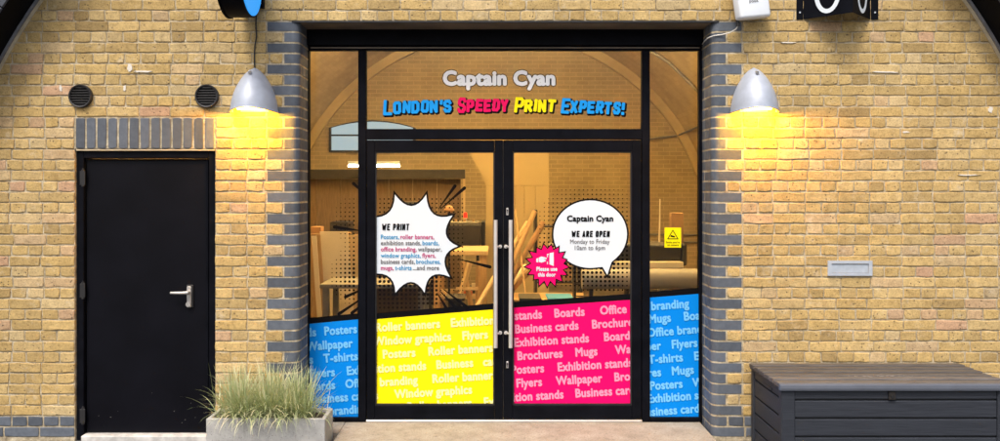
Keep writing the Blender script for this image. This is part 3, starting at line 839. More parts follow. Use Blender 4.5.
def dots(parent, poly, rect, pitch, rmax, reach, bounds, fade):
    bm = BM(); n = 0
    y = rect[1]
    while y < rect[3]:
        x = rect[0]
        while x < rect[2]:
            ok = any(b[0]+1 < x < b[1]-1 and y < b[2](x)-1.5 for b in bounds)
            if ok and not inside((x, y), poly):
                d = min(math.hypot(x-q[0], y-q[1]) for q in poly)
                rr = rmax*fade(x, y)*max(0, 1-d/reach)**0.6
                if rr > 0.42:
                    flat(bm, [(GX(x+rr*math.cos(k*math.pi/4)), GZ_(y+rr*math.sin(k*math.pi/4))) for k in range(8)], VIN-0.001); n += 1
            x += pitch
        y += pitch
    o = obj('halftone_dots', bm, 'black_vinyl', parent); tag(o, kind='stuff')
lb = [(309.5, 358.5, lambda x: 317-(x-309)*0.09), (375.3, 494.5, lambda x: 313-(x-376)*0.084)]
dots(bt, burst, (332, 199, 466, 312), 4.35, 1.75, 36, lb, lambda x, y: 0.55+0.45*max(0, min(1, (y-205)/55)) if x < 440 else 0.55)
def stroke(parent, a, b, w0, w1, x0=None, x1=None):
    """tapered black dash from its thick outer end a to its thin inner end b"""
    a, b = Vector(a), Vector(b); d = (b-a).normalized(); nn = Vector((-d.y, d.x)); pts = []
    for k in range(7):
        an = math.pi/2+math.pi*k/6; pts.append(a+d*math.cos(an)*w0/2+nn*math.sin(an)*w0/2)
    pts += [b-nn*w1/2, b+nn*w1/2]
    bm = BM(); flat(bm, pxpoly([(p.x, p.y) for p in pts]), VIN-0.0055)
    clip(bm, x0, x1)
    if len(bm.faces): fixn(bm); obj('dash', bm, 'black_vinyl', parent)
    else: bm.free()
sl = (GX(309.5), GX(358.5)); dl = (l0, l1)
for a, b, rg in [((353.5, 183.5), (372, 200), sl), ((334.5, 227), (366, 231.5), sl), ((455, 186), (438.5, 209), dl), ((464.5, 188), (440.5, 209), dl), ((490, 267), (458, 259), dl),
                 ((345.5, 297), (372, 285), sl), ((339, 314), (370, 293), sl), ((352, 313), (374, 296), sl), ((447, 309), (437, 293), dl), ((456, 308), (440, 291), dl), ((466, 306.5), (443, 289), dl)]:
    stroke(bt, a, b, 3.3, 0.7, *rg)
# speech bubble on the right door
sb = thing('window_sticker', 'white round speech bubble sticker with opening hours on the right door glass', 'sticker', (GX(590), VIN, GZ_(234)))
bub = []
for k in range(48):
    a = -math.pi/2+2*math.pi*k/48; bub.append((590.2+36.8*math.cos(a), 234.2+33.8*math.sin(a)))
ins = [i for i, p_ in enumerate(bub) if p_[1] > 260 and 597 < p_[0] < 611]
bub[ins[0]:ins[-1]+1] = [(611.5, 262.3), (607.3, 275), (602.5, 267)] if bub[ins[0]][0] > bub[ins[-1]][0] else [(602.5, 267), (607.3, 275), (611.5, 262.3)]
bm = BM(); flat(bm, pxpoly(offset_poly(bub, 1.7)), VIN-0.002); obj('outline', bm, 'black_vinyl', sb)
bm = BM(); flat(bm, pxpoly(bub), VIN-0.004); obj('backing', bm, 'white_vinyl', sb)
put_line('heading', sb, 'black_vinyl', 'Captain Cyan', GX(567.3), GZ_(221.2), 8.0*PX, VIN-0.007, width=45.6*PX, bold=0.045)
comic(sb, 'WE ARE OPEN', 571.2, 610.2, 237, 6.2, 1.4, 'black_vinyl', VIN-0.007)
for body, xa, xb, by in (('Monday to Friday', 570.2, 609.6, 243.6), ('10am to 6pm', 574.8, 605, 249.8)):
    put_line('printed_word', sb, 'ink_grey', body, GX(xa), GZ_(by), 6.1*PX, VIN-0.007, width=(xb-xa)*PX, bold=0.014)
rb = [(512.6, 631.5, lambda x: 303-(x-513)*0.07)]
dots(sb, bub, (540, 190, 632, 292), 4.35, 1.7, 30, rb, lambda x, y: 0.5+0.5*max(0, min(1, (y-225)/40)))
# pink door-push star
st = thing('window_sticker', 'small pink starburst sticker with door icon beside the speech bubble', 'sticker', (GX(547.5), VIN, GZ_(265)))
star = []; rs = random.Random(5)
for k in range(34):
    a = 2*math.pi*k/34+0.1; r_ = (21.0+rs.uniform(-1.5, 1.2)) if k % 2 == 0 else 15.8
    star.append((547.3+r_*math.cos(a), 265+r_*math.sin(a)))
bm = BM(); flat(bm, pxpoly(offset_poly(star, 1.1)), VIN-0.0085); obj('outline', bm, 'black_vinyl', st)
bm = BM(); flat(bm, pxpoly(star), VIN-0.0105); obj('backing', bm, 'pink_vinyl', st)
yI = VIN-0.0125
bm = BM()
for q in ([(549.4, 253.2), (553.6, 252.2), (553.6, 266.0), (549.4, 264.2)], [(546.9, 254.0), (548.5, 253.6), (548.5, 255.0), (546.9, 255.2)], [(546.9, 255.3), (547.8, 255.3), (547.8, 257.2), (546.9, 257.2)], [(546.9, 261.6), (547.8, 261.6), (547.8, 264.2), (546.9, 264.2)],
          [(538.6, 257.6), (541.6, 256.4), (546.6, 257.8), (546.8, 258.9), (543.6, 259.0), (546.0, 260.2), (545.4, 261.3), (541.4, 262.6), (538.6, 261.8)], [(536.2, 258.6), (538.1, 257.9), (538.1, 262.4), (536.2, 262.0)]): flat(bm, pxpoly(q), yI)
fixn(bm); obj('door_icon', bm, 'white_vinyl', st)
for body, xa, xb, by in (('Please use', 536.6, 557, 270.8), ('this door', 538, 555.4, 276.4)):
    put_line('printed_word', st, 'white_vinyl', body, GX(xa), GZ_(by), 5.6*PX, yI, width=(xb-xa)*PX, bold=0.045)
# yellow camera notice
yn = thing('warning_sticker', 'small yellow warning sticker with black triangle on the right sidelight', 'sticker', (GX(672.5), VIN, GZ_(238)))
bm = BM(); flat(bm, pxpoly([(664.6, 227.6), (681.2, 227.6), (681.2, 247.6), (664.6, 247.6)]), VIN); obj('backing', bm, 'yellow_vinyl', yn)
bm = BM()
tri = [(672.9, 229.6), (678.6, 239.2), (667.2, 239.2)]; tin = scaled(tri, (672.9, 236), 0.78)
for i in range(3):
    j = (i+1) % 3; flat(bm, pxpoly([tri[i], tri[j], tin[j], tin[i]]), VIN-0.002)
flat(bm, pxpoly([(670.9, 235.0), (675, 236.2), (674.8, 237.6), (670.6, 236.8)]), VIN-0.002)
fixn(bm); obj('triangle_icon', bm, 'black_vinyl', yn)
for body, xa, xb, by in (('Smile you\'re', 666, 679.8, 243.2), ('on camera', 667.4, 678.6, 245.9)):
    put_line('printed_word', yn, 'black_vinyl', body, GX(xa), GZ_(by), 2.7*PX, VIN-0.002, width=(xb-xa)*PX, bold=0.02)

# ------------------------------------------------------------------ black side door
sdv = thing('side_door', 'plain black steel side door with silver lever handle', 'door', ((DL+DR)/2, 0.06, GZ))
ztop = 1.992
for a, b in ((DL+0.002, DL+0.050), (DR-0.050, DR-0.002)): obj('jamb', bx(a, b, 0.022, 0.16, GZ, ztop-0.012, bev=0.003), 'black_paint', sdv)
obj('head', bx(DL+0.051, DR-0.051, 0.022, 0.16, ztop-0.062, ztop-0.012, bev=0.003), 'black_paint', sdv)
obj('lit_edge', bx(DL+0.004, DR-0.004, 0.003, 0.03, ztop-0.011, ztop-0.001, bev=0.002), 'cream_trim', sdv)  # cream bar stands in for the lit edge above the door
zb = ZZ(434.5)
lf = obj('leaf', bx(DL+0.056, DR-0.056, 0.05, 0.10, zb, ztop-0.067, bev=0.004), 'door_paint', sdv)
for a, b, z0, z1 in ((DL+0.0505, DL+0.0575, zb, ztop-0.07), (DR-0.0575, DR-0.0505, zb, ztop-0.07)):
    pass
obj('stop_strip', bx(DR-0.075, DR-0.060, 0.040, 0.0505, zb+0.01, ztop-0.075, bev=0.002), 'black_paint', sdv)
obj('stop_strip', bx(DL+0.060, DR-0.078, 0.044, 0.0505, ztop-0.080, ztop-0.070, bev=0.002), 'black_paint', sdv)
for py in (178, 291, 417):
    x, z = P(79.6, py)
    bm = BM(); tube(bm, [(x+0.012, 0.026, z-0.06), (x+0.012, 0.026, z+0.06)], 0.011, 10); box(bm, x-0.008, x+0.03, 0.016, 0.0215, z-0.05, z+0.05, bev=0.002); tube(bm, [(x+0.012, 0.026, z+0.061), (x+0.012, 0.026, z+0.069)], 0.007, 8)
    obj('hinge', bm, 'black_steel', sdv)
rc = random.Random(4); bm = BM()
for k in range(9):
    x = rc.uniform(DL+0.09, DR-0.09); z = zb+abs(rc.gauss(0, 0.16))+0.02; w = rc.uniform(.0015, .0038)
    flat(bm, [(x-w, z-w*.4), (x+w, z-w*.3), (x+w*.7, z+w*.5), (x-w*.8, z+w*.4)], 0.0492)
tag(obj('paint_chips', bm, 'scuff', sdv), kind='stuff')
xh, zh = P(188, 297)
pl = obj('handle_plate', bx(xh-0.024, xh+0.024, 0.036, 0.0495, zh-0.080, zh+0.080, bev=0.004), 'black_steel', sdv)
hp = obj('lever_handle', bx(xh-0.020, xh+0.012, 0.028, 0.0358, zh-0.078, zh+0.072, bev=0.005), 'worn_steel', sdv)
bm = BM(); tube(bm, [(xh-0.002, 0.030, zh+0.028), (xh-0.002, 0.000, zh+0.028)], 0.011, 10)
tube(bm, [(xh+0.004, -0.004, zh+0.030), (xh-0.04, -0.008, zh+0.028), (xh-0.09, -0.006, zh+0.028), (xh-0.122, -0.002, zh+0.028)], 0.0135, 10, r2=0.009); obj('lever', bm, 'worn_steel', hp, True, 40)
bm = BM(); tube(bm, [(xh-0.006, 0.016, zh-0.055), (xh-0.006, 0.030, zh-0.055)], 0.017, 14); obj('lock_cylinder', bm, 'worn_steel', hp)
obj('door_sill', bx(DL+0.050, DR-0.002, -0.02, 0.16, GZ, zb-0.006, bev=0.006), 'sill_concrete', sdv)

# ------------------------------------------------------------------ wall lamps
def wall_lamp(px, label):
    x0, zt = XX(px), ZZ(67.5); zb = ZZ(112.5); H = zt-zb
    t = thing('wall_lamp', label, 'wall lamp', (x0, 0, zb), 'pair of wall lamps')
    def shell(k, lift):
        bm = BM(); rings = []
        for j in range(15):
            v = j/14; w = 0.164*k*max(0.0, 1-v**1.75)**0.68+(0.0 if j < 14 else 0.001)
            ring = []
            for i in range(17):
                th = math.pi*i/16
                zz = zb+v*H*(k if k < 1 else 1)+(lift*math.sin(th)**2)*(1-v)
                ring.append(bm.verts.new((x0-w*math.cos(th), -0.004-w*1.26*math.sin(th), zz)))
            rings.append(ring)
        for a, b in zip(rings, rings[1:]):
            for i in range(16): bm.faces.new((a[i], a[i+1], b[i+1], b[i]))
        return bm
    obj('shade', shell(1.0, 0.024), 'lamp_paint', t, True)
    obj('reflector', shell(0.93, 0.024), 'lamp_inside', t, True)
    bm = BM()   # rolled rim
    pts = []
    for i in range(17):
        th = math.pi*i/16; pts.append((x0-0.164*math.cos(th), -0.004-0.2066*math.sin(th), zb+0.024*math.sin(th)**2))
    tube(bm, pts, 0.006, 8); obj('rim', bm, 'lamp_paint', t, True)
    obj('back_plate', bx(x0-0.10, x0+0.10, -0.007, -0.001, zb+0.004, zb+0.16, bev=0.002), 'lamp_paint', t)
    bm = BM(); zc = zt-0.052; yv = -0.110; tube(bm, [(x0-0.006, yv-0.004, zc), (x0-0.006, yv+0.02, zc+0.006)], 0.011, 12); obj('screw', bm, 'alloy', t)
    bm = BM(); pr = []
    for i in range(13):
        a = math.pi*i/12; pr.append(bm.verts.new((x0-0.115*math.cos(a), -0.028-0.145*math.sin(a), zb+0.016+0.020*math.sin(a))))
    bm.faces.new(pr); obj('diffuser', bm, 'lamp_glow', t)
    ld = bpy.data.lights.new('lamp_light', 'POINT'); ld.energy = 27; ld.color = (1, 0.45, 0.02); ld.shadow_soft_size = 0.03
    lo = link(bpy.data.objects.new('lamp_light', ld), t); lo.location = (0, -0.178, 0.010)
    return t
wall_lamp(255, 'silver half dome wall lamp hung under a black cable, beside the side door')
wall_lamp(753.5, 'silver half dome wall lamp glowing right of the shop opening, below the white box')

# cable feeding the left lamp
pts = []
for py, px in ((14, 256.6), (24, 256.2), (36, 256.8), (46, 255.2), (56, 254.6), (66, 255.0), (72, 255.0)):
    x, z = P(px, py); pts.append((x, -0.008, z))
bm = BM(); tube(bm, pts, 0.0048, 8); tag(obj('power_cable', bm, 'cable_black', None, True), 'thin black cable running down the bricks to the left wall lamp', 'cable')

# ------------------------------------------------------------------ round vents
def vent(px, label):
    x, z = P(px, 96.3); t = thing('wall_vent', label, 'vent', (x, 0, z), 'round black wall vents')
    r = 0.083
    bm = BM(); pr = [(r, 0.0), (r, -0.022), (r-0.006, -0.030), (r-0.013, -0.028), (r-0.014, -0.006)]; rings = []
    for i in range(32):
        a = 2*math.pi*i/32; rings.append([bm.verts.new((x+q*math.cos(a), y, z+q*math.sin(a))) for q, y in pr])
    for i in range(32):
        A_, B_ = rings[i], rings[(i+1) % 32]
        for k in range(len(pr)-1): bm.faces.new((A_[k], B_[k], B_[k+1], A_[k+1]))
    obj('rim', bm, 'vent_plastic', t, True, 35)
    bm = BM(); bm.faces.new([bm.verts.new((x+(r-0.012)*math.cos(a*math.pi/12), -0.008, z+(r-0.012)*math.sin(a*math.pi/12))) for a in range(24)]); fixn(bm); obj('back', bm, 'black_steel', t)
    for k in range(7):
        zz = z-0.054+k*0.018; w = math.sqrt(max(0, (r-0.014)**2-(zz-z)**2))
        bm = BM(); box(bm, x-w, x+w, -0.027, -0.012, zz-0.0015, zz+0.0015, mat=None); bmesh.ops.rotate(bm, verts=bm.verts, cent=(x, -0.019, zz), matrix=Matrix.Rotation(R(-38), 3, 'X')); obj('slat', bm, 'vent_plastic', t)
    return t
vent(81.5, 'round black slatted vent above the left corner of the side door'); vent(207.5, 'round black slatted vent above the right corner of the side door')

# ------------------------------------------------------------------ letter plate
x0, z1 = P(827, 260.6); x1, z0 = P(871.5, 275.6)
lp = thing('letter_plate', 'brushed metal letter plate set in the right brick wall', 'letter box', ((x0+x1)/2, 0, z0))
w = 0.026
bm = BM()
for q in ((x0, x1, z1-w*0.8, z1), (x0, x1, z0, z0+w*0.8), (x0, x0+w, z0+w*0.8, z1-w*0.8), (x1-w, x1, z0+w*0.8, z1-w*0.8)): box(bm, q[0], q[1], -0.017, 0.002, q[2], q[3])
obj('surround', bm, 'letter_metal', lp)
obj('flap', bx(x0+w+.001, x1-w-.001, -0.0095, -0.002, z0+w*0.8+.001, z1-w*0.8-.004, bev=0.0015), 'letter_metal', lp)

# ------------------------------------------------------------------ projecting round sign
xs1 = -1.625; xs0 = -1.775; yc = -0.31; rs_ = 0.262
zc = CAMZ+(VY-16.8)*(5.69)/F+rs_
rd = thing('round_sign', 'projecting drum sign with bright blue face and black rim above the left lamp', 'sign', (xs1, 0, zc-rs_))
def drum(bm, xa, xb, r, n=48):
    prism(bm, [(yc+r*math.cos(2*math.pi*k/n), zc+r*math.sin(2*math.pi*k/n)) for k in range(n)], xa, xb, 'x')
bm = BM(); drum(bm, xs0, xs1, rs_); obj('drum', bm, 'black_paint', rd, True, 40)
bm = BM(); drum(bm, xs1+0.0005, xs1+0.005, rs_-0.012); obj('sign_face', bm, 'cyan_glow', rd, True, 40)
bm = BM(); drum(bm, xs0-0.012, xs0-0.001, rs_+0.008); obj('back_rim', bm, 'black_paint', rd, True, 40)
xb0 = XX(259.5); zbk = ZZ(8.8)
br = obj('wall_bracket', bx(xs0+0.03, XX(265.2), -0.05, -0.001, zbk, zbk+0.42, bev=0.004), 'black_paint', rd)
bm = BM(); xq, zq = P(262.7, 4.6); tube(bm, [(xq, -0.054, zq), (xq, -0.045, zq)], 0.005, 8); obj('bolt', bm, 'alloy', rd)

# ------------------------------------------------------------------ V-shaped number sign
vx0, vx1, vx2 = XX(803), XX(853, 5.76), XX(870.5); vz0 = ZZ(19.2); vz1 = vz0+0.42
vs_ = thing('number_sign', 'black V shaped projecting sign with white oval numeral at the top right', 'sign', (vx1, 0, vz0))
def slab(name, a, b, th, mat):
    a, b = Vector(a), Vector(b); d = (b-a).normalized(); nn = Vector((d.y, -d.x))*th
    bm = BM(); prism(bm, [tuple(a), tuple(b), tuple(b-nn), tuple(a-nn)], vz0, vz1, 'z'); return obj(name, bm, mat, vs_)
slab('left_panel', (vx0, -0.001), (vx1, -0.24), 0.004, 'black_paint'); slab('right_panel', (vx1+0.0006, -0.24), (vx2, -0.001), 0.004, 'black_paint')
for nme, a, b in (('wall_flange', XX(796.2), vx0-0.0006), ('wall_flange', vx2+0.0006, XX(878))):
    obj(nme, bx(a, b, -0.006, -0.001, vz0-0.003, vz1, bev=0.001), 'black_paint', vs_)
for px, py in ((799.5, 12.5), (874.5, 12.5)):
    x, z = P(px, py); bm = BM(); tube(bm, [(x, -0.010, z), (x, -0.004, z)], 0.006, 8); obj('bolt', bm, 'alloy', vs_)
def oval(a, b, u, hw, zc_, hh, th):
    a, b = Vector((*a, 0)), Vector((*b, 0)); d = (b-a).normalized(); nn = Vector((d.y, -d.x, 0))*0.0025; L = (b-a).length
    bm = BM(); n = 32; A_, B_ = [], []
    for k in range(n):
        t_ = 2*math.pi*k/n
        for lst, q in ((A_, 0), (B_, th)):
            lst.append(bm.verts.new(a+d*(L*u+(hw-q)*math.cos(t_))+nn+Vector((0, 0, zc_+(hh-q)*math.sin(t_)))))
    for k in range(n): bm.faces.new((A_[k], A_[(k+1) % n], B_[(k+1) % n], B_[k]))
    obj('numeral', bm, 'white_vinyl', vs_)
oval((vx0, -0.001), (vx1, -0.24), 0.50, 0.092, vz0+0.018+0.14, 0.14, 0.030)
oval((vx1, -0.24), (vx2, -0.001), 0.50, 0.092, vz0+0.018+0.14, 0.14, 0.030)

# ------------------------------------------------------------------ white wall box
wx, wz = P(749, 21.5)
wb = thing('white_wall_box', 'white rounded plastic box with cable fixed above the right lamp', 'box', (wx, -0.06, wz))
bm = BM(); box(bm, -0.122, 0.122, -0.045, 0.045, 0, 0.32, bev=0.022, seg=3)
bmesh.ops.rotate(bm, verts=bm.verts, cent=(0, 0, 0), matrix=Matrix.Rotation(R(17), 3, 'Z')); bmesh.ops.rotate(bm, verts=bm.verts, cent=(0, 0, 0), matrix=Matrix.Rotation(R(-8), 3, 'Y'))
bmesh.ops.translate(bm, verts=bm.verts, vec=(wx, -0.10, wz)); bo = obj('housing', bm, 'white_plastic', wb, True, 50)
bm = BM(); put_text(bm, 'pook', 0, 0, 0.034, 0, bold=0.012); fixn(bm)
bmesh.ops.translate(bm, verts=bm.verts, vec=(-0.045, -0.0475, 0.105)); bmesh.ops.rotate(bm, verts=bm.verts, cent=(0, 0, 0), matrix=Matrix.Rotation(R(17), 3, 'Z')); bmesh.ops.rotate(bm, verts=bm.verts, cent=(0, 0, 0), matrix=Matrix.Rotation(R(-8), 3, 'Y'))
bmesh.ops.translate(bm, verts=bm.verts, vec=(wx, -0.10, wz)); obj('printed_word', bm, 'ink_grey', wb)
obj('wall_bracket', bx(wx-0.05, wx+0.05, -0.075, -0.001, wz+0.05, wz+0.24, bev=0.004), 'white_plastic', wb)
xg, zg = P(738.3, 23, 5.9); bm = BM(); tube(bm, [(xg, -0.09, zg+0.03), (xg, -0.09, zg-0.018)], 0.013, 10); obj('cable_gland', bm, 'cable_black', wb)
pts = []
for px, py, y in ((738, 25.5, -0.09), (736, 29, -0.07), (730, 32.5, -0.03), (722, 34.5, -0.012), (714, 35.5, 0.0), (708.5, 37.5, 0.03), (704.6, 41, 0.10), (702.4, 44, 0.2)):
    x, z = P(px, py, 6+y)
    if y > 0.02: x = min(x, OR-0.006)
    pts.append((x, y, z))
bm = BM(); tube(bm, pts, 0.004, 8); tag(obj('data_cable', bm, 'cable_white', None, True), 'thin white cable looping from the white wall box to the opening', 'cable')

# ------------------------------------------------------------------ storage box
bx0, bx1_, by0, by1_ = 1.767, 3.224, -0.712, -0.05; bz = 0.504
dk = thing('storage_box', 'dark grey slatted garden storage box against the right brick wall', 'storage box', ((bx0+bx1_)/2, -0.38, GZ))
npl = 6; pw = (by1_-by0-0.03)/npl
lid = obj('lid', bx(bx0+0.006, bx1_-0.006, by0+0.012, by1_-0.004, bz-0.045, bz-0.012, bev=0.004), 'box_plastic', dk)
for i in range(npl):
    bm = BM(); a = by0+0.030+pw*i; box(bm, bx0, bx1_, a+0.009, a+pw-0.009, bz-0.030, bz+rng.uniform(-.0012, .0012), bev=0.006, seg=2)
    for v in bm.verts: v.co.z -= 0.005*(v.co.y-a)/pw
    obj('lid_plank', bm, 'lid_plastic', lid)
bm = BM(); prism(bm, [(by0+0.031, bz-0.002), (by0+0.012, bz-0.003), (by0+0.003, bz-0.012), (by0, bz-0.03), (by0+0.002, bz-0.043), (by0+0.031, bz-0.043)], bx0-0.001, bx1_+0.001, 'x'); obj('lid_edge', bm, 'lid_sky_sheen', lid)
f0 = by0+0.020; sx0 = bx0+0.014; sx1 = bx1_-0.014
for xa, xb in ((sx0, sx0+0.085), (sx1-0.085, sx1)):
    obj('corner_post', bx(xa, xb, f0, f0+0.06, GZ, bz-0.047, bev=0.006), 'box_plastic', dk); obj('corner_post', bx(xa, xb, by1_-0.06, by1_-0.006, GZ, bz-0.047, bev=0.006), 'box_plastic', dk)
zz = bz-0.047
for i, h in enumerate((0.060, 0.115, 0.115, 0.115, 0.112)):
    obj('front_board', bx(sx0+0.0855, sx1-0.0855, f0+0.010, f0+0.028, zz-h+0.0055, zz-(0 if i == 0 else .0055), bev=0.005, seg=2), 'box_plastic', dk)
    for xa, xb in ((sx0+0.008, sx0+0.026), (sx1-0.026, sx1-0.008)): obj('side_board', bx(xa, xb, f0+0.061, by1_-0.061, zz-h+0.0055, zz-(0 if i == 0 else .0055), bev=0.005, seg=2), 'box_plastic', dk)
    zz -= h
obj('inner_shell', bx(sx0+0.027, sx1-0.027, f0+0.029, by1_-0.02, GZ+0.005, bz-0.05), 'black_steel', dk)
xq = XX(892, 5.31); bm = BM(); box(bm, xq-0.022, xq+0.022, f0-0.006, f0+0.009, bz-0.105, bz-0.049, bev=0.004); q = obj('latch', bm, 'machine_black', dk)
bm = BM(); tube(bm, [(xq, f0-0.010, bz-0.082), (xq, f0-0.004, bz-0.082)], 0.010, 10); obj('latch_knob', bm, 'black_steel', q)
obj('grip_recess', bx(sx0+0.004, sx0+0.0085, -0.48, -0.32, bz-0.10, bz-0.078, bev=0.002), 'black_steel', dk)
# dried pale scuffs on the lid
rr_ = random.Random(9)
bm = BM()
for k in range(34):
    x = 2.46+rr_.gauss(0, 0.15); y = -0.50+rr_.gauss(0, 0.02); w, d = rr_.uniform(.004, .024), rr_.uniform(.002, .005)
    vsn = [bm.verts.new((x+w*math.cos(a)*rr_.uniform(.6, 1), y+d*math.sin(a), bz+0.0022+k*0.00001)) for a in (i*math.pi/4 for i in range(8))]; bm.faces.new(vsn)
tag(obj('scuff_marks', bm, 'scuff', lid), kind='stuff')

# ------------------------------------------------------------------ planter and grasses
pf, pb = -0.30, -0.02; DPf = 6+pf
px0, px1 = XX(206, DPf), XX(325, DPf); pz = ZZ(419, DPf)
pt = thing('planter', 'rectangular grey concrete planter between the side door and the shop', 'planter', ((px0+px1)/2, (pf+pb)/2, GZ))
bm = BM(); t_ = 0.028
for q in ((px0, px1, pf, pf+t_), (px0, px1, pb-t_, pb), (px0, px0+t_, pf+t_, pb-t_), (px1-t_, px1, pf+t_, pb-t_)): box(bm, q[0], q[1], q[2], q[3], GZ, pz+rng.uniform(-.0006, .0006), bev=0.004)
obj('trough', bm, 'planter_concrete', pt)
obj('soil', bx(px0+t_, px1-t_, pf+t_, pb-t_, GZ+0.02, pz-0.022), 'soil', pt)
def tuft(cx, cy, n, hmax, seed, label, lean=0.0, spread=1.0):
    r = random.Random(seed); V, Fc, A = [], [], []
    for i in range(n):
        a = r.uniform(0, 2*math.pi); rad = abs(r.gauss(0, 0.055)); bx_, by_ = cx+rad*math.cos(a)*1.3, max(pf+t_+0.01, min(pb-t_-0.01, cy+rad*math.sin(a)))
        fl_ = r.random() < 0.36; L = hmax*r.uniform(0.55, 1.12); out = (min(1.3, abs(r.gauss(0.24, 0.30))) if not fl_ else r.uniform(0.6, 1.3))*spread; droop = r.uniform(0.1, 1.0)*(0.4+out)
        da = a+r.gauss(0, 0.7) if not fl_ else -math.pi/2+r.gauss(0, 0.75); dx, dy = math.cos(da)+lean, math.sin(da)
        w = r.uniform(0.0014, 0.0040); p = Vector((bx_, by_, pz-0.024)); th = out; c = r.random(); n0 = len(V); seg = 7
        side = Vector((-dy, dx, 0)).normalized() if r.random() < .5 else Vector((1, 0.2, 0)).normalized()
        for k in range(seg+1):
            u = k/seg; ww = w*(1-u)**0.6*(0.7+0.6*min(1, u*3))
            V.append(tuple(p-side*ww)); V.append(tuple(p+side*ww)); A += [min(1, c*0.8+0.2*u)]*2
            th = out+droop*u*u*1.4
            p = p+Vector((dx*math.sin(th), dy*math.sin(th), math.cos(th)))*L/seg
            if p.y > -0.012: p.y = -0.012
            if p.z < GZ+.01: p.z = GZ+.01
        for k in range(seg): Fc.append((n0+2*k, n0+2*k+1, n0+2*k+3, n0+2*k+2))
    t = thing('grass_plant', label, 'plant', (cx, cy, pz-0.024), 'tufted grasses in the planter')
    me = bpy.data.meshes.new('blades'); me.from_pydata([(v[0]-cx, v[1]-cy, v[2]-pz+0.024) for v in V], [], Fc); me.update(); me.materials.append(M['grass'])
    at = me.attributes.new('rnd', 'FLOAT', 'POINT'); at.data.foreach_set('value', A)
    o = link(bpy.data.objects.new('blades', me), t); tag(o, kind='stuff')
cy = (pf+pb)/2-0.01
tuft(px0+0.19, cy, 470, 0.36, 1, 'feathery green grass at the door end of the concrete planter', 0.16)
tuft(px0+0.40, cy, 470, 0.385, 2, 'feathery green grass in the middle of the concrete planter', 0.12)
tuft(px0+0.58, cy, 400, 0.345, 3, 'feathery green grass at the shop end of the concrete planter', 0.0)

# ------------------------------------------------------------------ shop interior: vault and far wall
YE = 9.4; RI = 3.92
va = BM(); n = 56; cols = []
uvl = va.loops.layers.uv.new('UVMap')
ys = [0.36+(YE-0.36)*k/8 for k in range(9)]
prof = [(AX-RI, 0.0)]+[(AX-RI*math.cos(math.pi*k/n), AZ+RI*math.sin(math.pi*k/n)) for k in range(n+1)]+[(AX+RI, 0.0)]
ln = [0]
for a, b in zip(prof, prof[1:]): ln.append(ln[-1]+math.hypot(b[0]-a[0], b[1]-a[1]))
grid = [[va.verts.new((x, y, z)) for y in ys] for x, z in prof]
for i in range(len(prof)-1):
    for j in range(8):
        f = va.faces.new((grid[i][j], grid[i][j+1], grid[i+1][j+1], grid[i+1][j]))
        for lp_, (ii, jj) in zip(f.loops, ((i, j), (i, j+1), (i+1, j+1), (i+1, j))): lp_[uvl].uv = (ys[jj], ln[ii])
vo_ = obj('vault', va, 'vault_paint', None, True, 40); tag(vo_, kind='structure')
bm = BM(); flat(bm, [(AX-RI-.05, -0.01)]+[(AX-(RI+.05)*math.cos(math.pi*k/40), AZ+(RI+.05)*math.sin(math.pi*k/40)) for k in range(41)]+[(AX+RI+.05, -0.01)], YE)
# far window opening: the pane sits in front of the wall in a dark frame
ew = obj('end_wall', bm, 'end_brick'); tag(ew, kind='structure')
bm = BM(); pr = None
for k in range(61):
    a = math.pi*k/60; c, s_ = math.cos(a), math.sin(a)
    q = [bm.verts.new((AX+r*c, y, AZ+r*s_)) for r, y in ((RI-0.16, YE-0.12), (RI-0.005, YE-0.12), (RI-0.005, YE-.002), (RI-0.16, YE-.002))]
    if pr:
        for i in range(4): bm.faces.new((pr[i], pr[(i+1) % 4], q[(i+1) % 4], q[i]))
    pr = q
bmesh.ops.recalc_face_normals(bm, faces=bm.faces[:]); obj('arch_rib', bm, 'vault_paint', ew)
DE = 6+YE
iw = thing('arched_window', 'pale daylight window with arched top high in the far brick wall', 'window', (XX(372, DE), YE-0.05, ZZ(152, DE)))
xa, xb = XX(329.5, DE), XX(416, DE); za, zb = ZZ(152, DE), ZZ(128, DE); zm = ZZ(120.5, DE)
def arch_top(x0, x1, z, zm_, n=10): return [(x1+(x0-x1)*k/n, z+(zm_-z)*(1-((2*k/n)-1)**2)) for k in range(n+1)]
bm = BM(); prism(bm, [(xa, za), (xb, za)]+arch_top(xa, xb, zb, zm), YE-0.06, YE-0.003, 'y'); obj('frame', bm, 'black_steel', iw)
bm = BM(); i_ = 0.05; prism(bm, [(xa+i_, za+i_*0.6), (xb-i_, za+i_*0.6)]+arch_top(xa+i_, xb-i_, zb, zm-i_*.5), YE-0.072, YE-0.061, 'y'); obj('pane', bm, 'day_pane', iw)
zc = ZZ(135.5, DE); obj('glazing_bar', bx(xa+i_, xb-i_, YE-0.085, YE-0.073, zc-0.015, zc+0.015), 'black_steel', iw)
